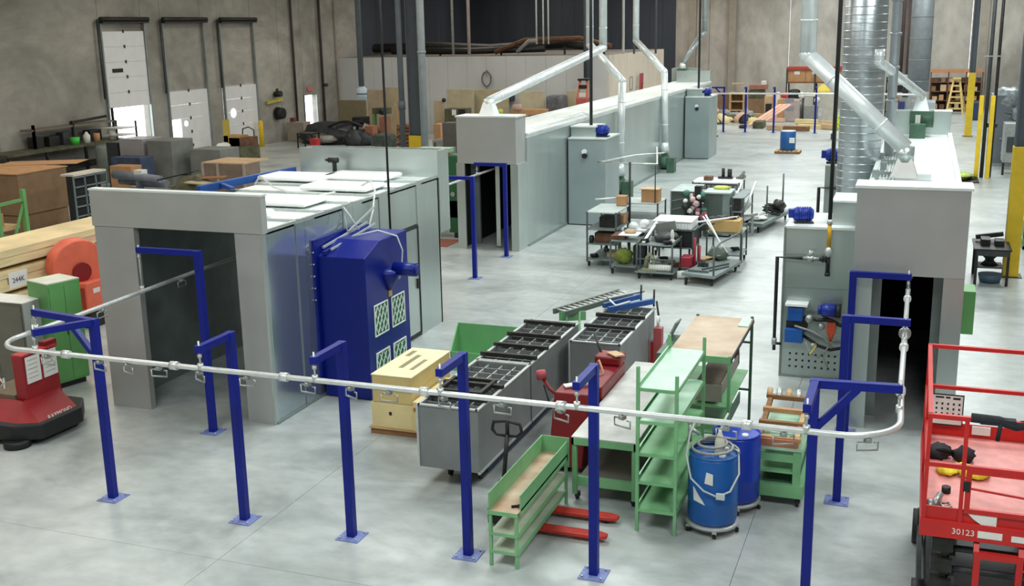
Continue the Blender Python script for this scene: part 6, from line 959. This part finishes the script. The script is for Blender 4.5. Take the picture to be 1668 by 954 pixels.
T = W('film_wrapped_machine', 'tall grey machine draped in clear plastic film, right of the twin yellow bollards', 'machine', (3.6, 51, 0)); part(T, 'body', mat('slate', sr(104, 110, 118), .5, .1, .06, 1), bx(2.75, 4.6, 50, 52, .1, 2.9)); part(T, 'film', PLASW, ('s', (3.35, 50.3, 2.75), (.6, .4, .45), .25)); part(T, 'film', PLASW, ('s', (4.0, 49.95, 2.2), (.5, .3, .4), .25)); part(T, 'base', HOOK, bx(2.75, 4.6, 49.9, 52, 0, .12))
RS = random.Random(4)
for i in range(12): part(T, 'film_fold', PLASW, ('bar', (2.9+RS.random()*1.4, 49.95, .4+RS.random()*2.0), (3.1+RS.random()*1.4, 49.93, .4+RS.random()*2.0), .05, .02) if i % 2 else bx(2.9+RS.random()*1.2, 3.3+RS.random()*1.2, 49.93, 50, .5+i*.15, .6+i*.15))
T = W('machine_stand', 'grey steel stand with dark frames behind the nearest yellow column', 'stand', (3.4, 47, 0)); part(T, 'body', HOOK, bx(3.1, 4.4, 47.0, 48.2, .5, 2.0)); part(T, 'leg', IRON, bx(3.1, 3.18, 47, 47.1, 0, .5)); part(T, 'leg', IRON, bx(4.3, 4.38, 47, 47.1, 0, .5)); part(T, 'panel', GREYD, bx(3.2, 3.7, 46.96, 47, .9, 1.5)); part(T, 'panel', WHITE, bx(3.75, 4.2, 46.96, 47, 1.2, 1.35))
T = W('yellow_ladder', 'pale yellow step ladder in front of the brown shelves at the back', 'ladder', (1.9, 77.5, 0)); LY = mat('ladder_yellow', sr(218, 190, 120), .6)
part(T, 'stile', LY, ('bar', (1.5, 77.5, 0), (1.85, 78.2, 2.2), .1)); part(T, 'stile', LY, ('bar', (2.5, 77.5, 0), (2.2, 78.2, 2.2), .1)); part(T, 'rear_leg', LY, ('bar', (2.2, 78.3, 2.2), (2.7, 79.2, 0), .07))
for i in range(6): z = .3+i*.36; t = z/2.2; part(T, 'rung', LY, bx(1.5+.35*t, 2.5-.3*t, 77.45+.7*t, 77.6+.7*t, z, z+.1))
part(T, 'cap', LY, bx(1.78, 2.28, 78.0, 78.4, 2.2, 2.3))
T = W('brown_shelving', 'brown shelving full of boxes under a tan beam at the back wall', 'shelf', (2, 80.5, 0)); part(T, 'beam', mat('beam_tan', sr(184, 128, 88), .7), bx(.4, 3.6, 79.6, 79.75, 2.55, 2.8))
for x in (.4, 1.5, 2.6, 3.6): part(T, 'upright', RUST, bx(x, x+.08, 79.6, 79.7, 0, 2.6))
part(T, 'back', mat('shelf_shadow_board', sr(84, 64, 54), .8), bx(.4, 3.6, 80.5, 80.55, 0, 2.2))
for i in range(4): part(T, 'shelf_board', RUST, bx(.4, 3.6, 79.7, 80.5, .1+i*.6, .15+i*.6))
k = 0
for i in range(4):
    for j in range(6):
        x = .5+j*.5+RS.uniform(0, .1); h = RS.uniform(.2, .45); one('storage_box', [CARD, RUST, CARDD, TAN][(i*3+j) % 4], ['bottom', 'second', 'third', 'top'][i]+'-shelf box, '+['leftmost', 'second', 'third', 'fourth', 'fifth', 'rightmost'][j]+' in its row on the brown back shelving', 'box', bx(x, x+RS.uniform(.25, .38), 79.75, 80.1, .152+i*.6, .152+i*.6+h), group='boxes on the brown shelving')
bbox('blue_container', mat('container_navy', sr(36, 62, 98), .6), 'navy blue container between ladder and twin bollards', 'container', (1578, 167), (1594, 196), 72.8, 1.0); one('floor_scrap', IRON, 'small dark object on the floor beside the farthest yellow column', 'scrap', ('s', (1.15, 64.5, .12), (.2, .15, .12), .2))
bbox('grey_machine', mat('pale_machine', sr(170, 176, 182), .5), 'pale grey machine base under the big far duct', 'machine', (1473, 166), (1523, 185), 69.2, 2.0); bbox('control_cabinet', HOOK, 'grey control box with dark screen beside the far duct', 'cabinet', (1466, 152), (1483, 185), 68.6, .6); bbox('screen', BLACK, 'dark square screen on the grey control box', 'screen', (1470, 146), (1479, 158), 68.4, .15, False); bbox('navy_box', mat('far_navy', sr(38, 44, 96), .6), 'small navy box left of the pale machine base', 'box', (1463, 166), (1473, 178), 68.0, .5)
T = W('machine_rack', 'dark cluttered rack between spiral duct and the far duct', 'rack', (-1.6, 72, 0)); xa, za = at_y(1444, 125, 72); xb, _ = at_y(1475, 125, 72)
for i in range(4): part(T, 'shelf', IRON, bx(xa, xb, 72, 72.6, .5+i*.62, .58+i*.62)); part(T, 'bin', [RUST, CARD, BLACK, WHITE][i], bx(xa+.2+.2*i, xa+.6+.2*i, 72, 72.4, .58+i*.62, .9+i*.62))
part(T, 'upright', IRON, bx(xa, xa+.08, 72, 72.1, 0, za)); part(T, 'upright', IRON, bx(xb-.08, xb, 72, 72.1, 0, za))
one('wall_pipe_pair', mat('plum_pipe', sr(80, 62, 62), .6), 'dark plum pipes running up the back wall right of the spiral duct', 'pipe', ('c', (-1.55, 81.7, 2.4), (-1.55, 81.7, 11), .12), ('c', (-1.15, 81.7, 0), (-1.15, 81.7, 11), .08)); one('wall_pipe', COLP, 'grey vertical pipe on the back wall left of the slanting silver duct', 'pipe', ('c', (-5.35, 81.7, 0), (-5.35, 81.7, 11), .08))
T = W('rusty_frame', 'brown rusty frame parts leaning right of the film-wrapped machine', 'frame', (5.2, 56, 0)); part(T, 'bar', RUST, ('bar', (4.4, 56, 0), (5.3, 56, 3.4), .15)); part(T, 'bar', mat('old_yellow', sr(170, 154, 90), .6), ('bar', (5.2, 56, 0), (4.7, 56, 3.2), .12)); part(T, 'panel', RUST, bx(4.9, 5.4, 56, 56.2, 0, 2.6))
# far stacks by the back wall
RA = mat('rack_orange_red', sr(186, 64, 60), .6)
T = W('pallet_rack', 'pallet rack with a red beam near the back wall behind the far rail', 'rack', (-7, 74, 0)); xa, za = at_y(1284, 110, 74); xb, _ = at_y(1376, 110, 74)
part(T, 'beam', RA, bx(xa, xb, 73.4, 73.5, za-.1, za+.08)); part(T, 'shelf_board', WOODD, bx(xa, xb, 73.5, 74.8, 2.2, 2.28))
for x in (xa, (xa+xb)/2, xb): part(T, 'upright', GREYD, bx(x-.05, x+.05, 73.45, 73.55, 0, za)); part(T, 'upright', GREYD, bx(x-.05, x+.05, 74.7, 74.8, 0, za))
for i in range(3): xx = -8.25+i*1.12; one('upper_carton', CARD, ['leftmost', 'middle', 'rightmost'][i]+' of three brown cartons with white labels high on the rack', 'carton', bx(xx, xx+1.1, 73.6, 74.5, 2.29, 3.1)); one('white_card', WHITE, 'white label on the '+['leftmost', 'middle', 'rightmost'][i]+' high carton', 'label', bx(xx+.4, xx+.75, 73.57, 73.6, 2.75, 2.95))
T = W('yellow_bag', 'yellow peaked sack hanging at the right end of the pallet rack', 'sack', (-5, 73, 2.2)); xa2, z2 = at_y(1341, 137, 73); part(T, 'sack', mat('sack_yellow', sr(220, 196, 84), .7), ('l', (xa2, 73.0, z2-.6), [(.6, 0), (.45, .25), (.2, .5), (.04, .62)], 14))
bbox('carton_wall', CARDD, 'wide brown carton stack left of the wooden shelf near the back', 'box', (1160, 150), (1188, 182), 76, 1.2); T = W('wooden_shelf', 'light wooden open shelf near the back wall', 'shelf', (-11, 75, 0)); xa, za = at_y(1188, 150, 75); xb, _ = at_y(1213, 150, 75)
part(T, 'side', WOOD, bx(xa, xa+.12, 75, 75.8, 0, za)); part(T, 'side', WOOD, bx(xb-.12, xb, 75, 75.8, 0, za)); part(T, 'back', CARDD, bx(xa, xb, 75.8, 75.85, 0, za))
for i in range(4): part(T, 'shelf_board', WOOD, bx(xa+.12, xb-.12, 75, 75.8, .3+i*.58, .38+i*.58))
bbox('wood_stack', mat('reddish_wood', sr(160, 112, 96), .7), 'reddish wood stack on top behind the second far post', 'stack', (1220, 138), (1248, 146), 75, 1.0, False); bbox('dark_machine', OLIVE, 'olive machine box under the reddish wood stack', 'machine', (1219, 147), (1243, 162), 75, 1.0, False); bbox('brown_stack', CARDD, 'brown crate under the olive machine box', 'crate', (1219, 161), (1246, 182), 74.9, 1.1); bbox('white_box', WHITE, 'small white box on the reddish wood stack', 'box', (1240, 132), (1247, 138), 75.2, .4, False)
bbox('tan_bundle', TAN, 'tan bundle between the second and third far posts', 'bundle', (1245, 154), (1258, 178), 72, .6, bev=.15); bbox('dark_gap_box', BLACK, 'black box below the tan bundle', 'box', (1247, 169), (1256, 176), 71.8, .3); bbox('black_bags', BLACK, 'black bags piled behind the wrapped pallet', 'bags', (1283, 146), (1302, 165), 73, .8, bev=.2); bbox('red_cloth', mat('cloth_red', sr(200, 62, 62), .7), 'red cloth lump on top of the wrapped pallet', 'cloth', (1271, 151), (1283, 160), 70.6, .6, False, bev=.15); bbox('white_paper_roll', WHITE, 'white paper roll left of the red cloth', 'roll', (1264, 150), (1270, 158), 71.5, .4, bev=.1)
T = W('wrapped_pallet', 'grey wrapped pallet load with orange brown side, centre back', 'pallet load', (-7.9, 70.8, 0)); xa, za = at_y(1272, 163, 70.5); xm, _ = at_y(1277, 163, 70.5); xb, _ = at_y(1303, 163, 70.5); part(T, 'carton_side', CARD, bx(xa-.2, xm, 70.5, 72, 0, za)); part(T, 'wrap', mat('wrap_grey', sr(168, 156, 150), .6), bx(xm, xb, 70.5, 72, 0, za), bev=.05)
for i in range(2): part(T, 'printed_band', mat('band_violet', sr(140, 130, 146), .7), bx(xm+.1, xm+.6, 70.48, 70.5, .7+i*.5, .95+i*.5))
T = W('white_pipe_frame', 'white pipes and round fittings right of the wrapped pallet', 'frame', (-6.5, 71, 0)); xa, za = at_y(1306, 155, 71); xb, _ = at_y(1332, 155, 71)
part(T, 'pipe', WHITE, ('c', (xa, 71, za), (xb, 71, za), .1)); part(T, 'pipe', GREYD, ('c', (xa+.1, 71, 0), (xa+.1, 71, za), .06)); part(T, 'pipe', GREYD, ('c', (xb-.1, 71, 0), (xb-.1, 71, za), .06)); part(T, 'fitting', WHITE, ('s', (xa, 70.9, za), (.2, .2, .2)), ('s', (xa-.2, 70.9, za-.5), (.2, .2, .2)), ('s', (xb, 70.9, za-.3), (.2, .2, .2)), kind='stuff'); part(T, 'box', HOSE, bx(xa+.1, xb, 71, 71.8, 0, .95))
bbox('pale_cabinet', mat('pale_cabinet_m', sr(176, 172, 162), .6), 'pale grey cabinet left of the thin black pipe at the back', 'cabinet', (1340, 152), (1359, 190), 70, .8)
# lumber and debris on the far floor
RS = random.Random(21)
lw_ = [('pink_board', mat('pinkish_board', sr(222, 180, 156), .75), (1240, 1276, 191)), ('pink_board', MATS['pinkish_board'], (1243, 1278, 195)), ('long_plank', CREAM, (1296, 1332, 198)), ('long_plank', WOOD, (1298, 1355, 203)), ('long_plank', WOODD, (1277, 1318, 209)), ('long_plank', TAN, (1250, 1277, 208)), ('long_plank', WOOD, (1335, 1356, 200)), ('plywood', WOOD, (1226, 1243, 188)), ('plywood', TAN, (1340, 1360, 207)), ('long_plank', CREAM, (1300, 1345, 206))]
for i, (n_, m_, (pa, pb, py)) in enumerate(lw_):
    d = ray(pa, py); t = (.12-CAMZ)/d.z; a = Vector((d.x*t, d.y*t, .12+.02*(i % 3))); d = ray(pb, py+1); t = (.12-CAMZ)/d.z; b = Vector((d.x*t, d.y*t, .12+.02*(i % 3)))
    one(n_, m_, ['upper', 'lower', 'pale upper', 'tan middle', 'dark nearest', 'short tan', 'right-hand', 'leaning square', 'rightmost flat', 'pale lower'][i]+' board of the lumber lying on the far floor', 'board', ('bar', a, b, .35, .24))
T = W('slanted_boards', 'pinkish boards leaning diagonally in the lumber heap', 'boards', (-9, 66, 0)); 
for i in range(3): part(T, 'board', MATS['pinkish_board'], ('bar', (-9.6+i*.25, 66.5, .1), (-8.0+i*.25, 68.5, 1.2), .3, .06))
bbox('grey_heap', OLIVE, 'olive grey crate-like lump at the left front of the lumber heap', 'crate', (1226, 198), (1243, 210), 65.5, 1.2, bev=.05); bbox('dark_bundle', IRON, 'dark bundle at the far left foot of the lumber heap', 'bundle', (1203, 204), (1215, 211), 65.5, .6, bev=.1)
T = W('debris_heap', 'heap of mixed grey and pale debris behind the left far posts', 'heap', (-11, 69, 0))
for i in range(22):
    px = RS.uniform(1162, 1232); d = ray(px, RS.uniform(188, 200)); t = (.15-CAMZ)/d.z; c = (d.x*t, d.y*t, .15); part(T, 'debris', [GREYM, CREAM, OLIVE, MATS['pinkish_board'], HOSE, IRON][i % 6], ('s', c, (RS.uniform(.2, .55), .3, RS.uniform(.15, .5)), .25))
T = W('extinguisher_stand', 'red cylinder on a black stand beside the farther burner cabinet', 'stand', (-11, 61, 0)); xa, za = at_y(1167, 190, 60.5); part(T, 'pole', BLACK, ('c', (xa-.1, 60.5, 0), (xa-.1, 60.5, za+.6), .04)); part(T, 'cylinder', mat('extinguisher_red', sr(214, 60, 80), .4), ('l', (xa-.35, 60.4, .55), [(.15, 0), (.17, .1), (.17, .85), (.08, 1.0), (.05, 1.1)], 16)); part(T, 'foot', BLACK, bx(xa-.45, xa+.1, 60.3, 60.7, .0, .05)); part(T, 'bracket', BLACK, bx(xa-.4, xa-.05, 60.45, 60.55, .5, .56))
T = W('hi_vis_trolley', 'white trolley with a yellow-green vest beside the big spiral duct, far floor', 'trolley', (-4.1, 61, 0)); xa, za = at_y(1364, 200, 60); part(T, 'vest', YELG, ('s', (xa, 60, za), (.2, .15, .42), .12)); part(T, 'table', WHITE, bx(xa-.4, xa+.3, 59.9, 60.3, za-.55, za-.48)); part(T, 'leg', IRON, bx(xa-.3, xa-.24, 60, 60.1, 0, za-.55)); part(T, 'leg', IRON, bx(xa+.2, xa+.26, 60, 60.1, 0, za-.55))
# ================================================================ SMALL CLUTTER ON THE CARTS
RS = random.Random(31)
cl2 = [('steel bracket', IRON), ('grey fitting', HOOK), ('black coil', BLACK), ('dark gear', GREYD), ('pale clamp', RIM), ('rusty pin', RUST)]
spots = [(-6.15, 25.75, .852, 'upper deck of the tube cart'), (-5.9, 26.0, .852, 'upper deck of the tube cart'), (-5.55, 25.6, .852, 'upper deck of the tube cart'), (-6.2, 26.15, .852, 'upper deck of the tube cart'),
         (-5.95, 26.2, .202, 'lower deck of the tube cart'), (-5.5, 26.1, .202, 'lower deck of the tube cart'), (-6.4, 26.55, .852, 'low cart, right edge'), (-6.95, 26.65, .852, 'low cart, left rear edge'),
         (-7.7, 26.7, .202, 'bottom shelf of the leftmost cart'), (-7.6, 27.5, .202, 'bottom shelf of the leftmost cart'), (-7.75, 27.4, .602, 'middle shelf of the leftmost cart'), (-5.3, 26.75, .202, 'bottom of the dark cart'), (-5.9, 26.8, .202, 'bottom of the dark cart'),
         (-4.8, 27.6, .302, 'lower shelf behind the flat cart'), (-4.3, 28.0, .302, 'lower shelf behind the flat cart'), (-4.75, 26.0, .272, 'flat platform cart'), (-4.25, 33.2, .302, 'platform cart with poles'), (-4.0, 34.4, .302, 'platform cart with poles'), (-5.6, 33.7, .852, 'shelf of the white-topped table'), (-6.2, 33.7, .402, 'lowest shelf of the white-topped table')]
for i, (x, y, z, w_) in enumerate(spots):
    n_, m_ = cl2[i % 6]; a = RS.uniform(0, 3); d = Vector((math.cos(a), math.sin(a), 0))*.13
    c = Vector((x, y, z+.05))
    pr = [('bar', c-d, c+d, .06, .1), ('c', c+Vector((0, 0, -.05)), c+Vector((0, 0, .12)), .045)] if i % 2 else [('t', [c+Vector((.1*math.cos(k), .1*math.sin(k), -.02+.01*k)) for k in range(7)], .028, 6), ('bar', c-d*.7, c+d*.7, .05, .08)]
    one(n_.replace(' ', '_'), m_, n_+' lying on the '+w_, 'part', *pr)
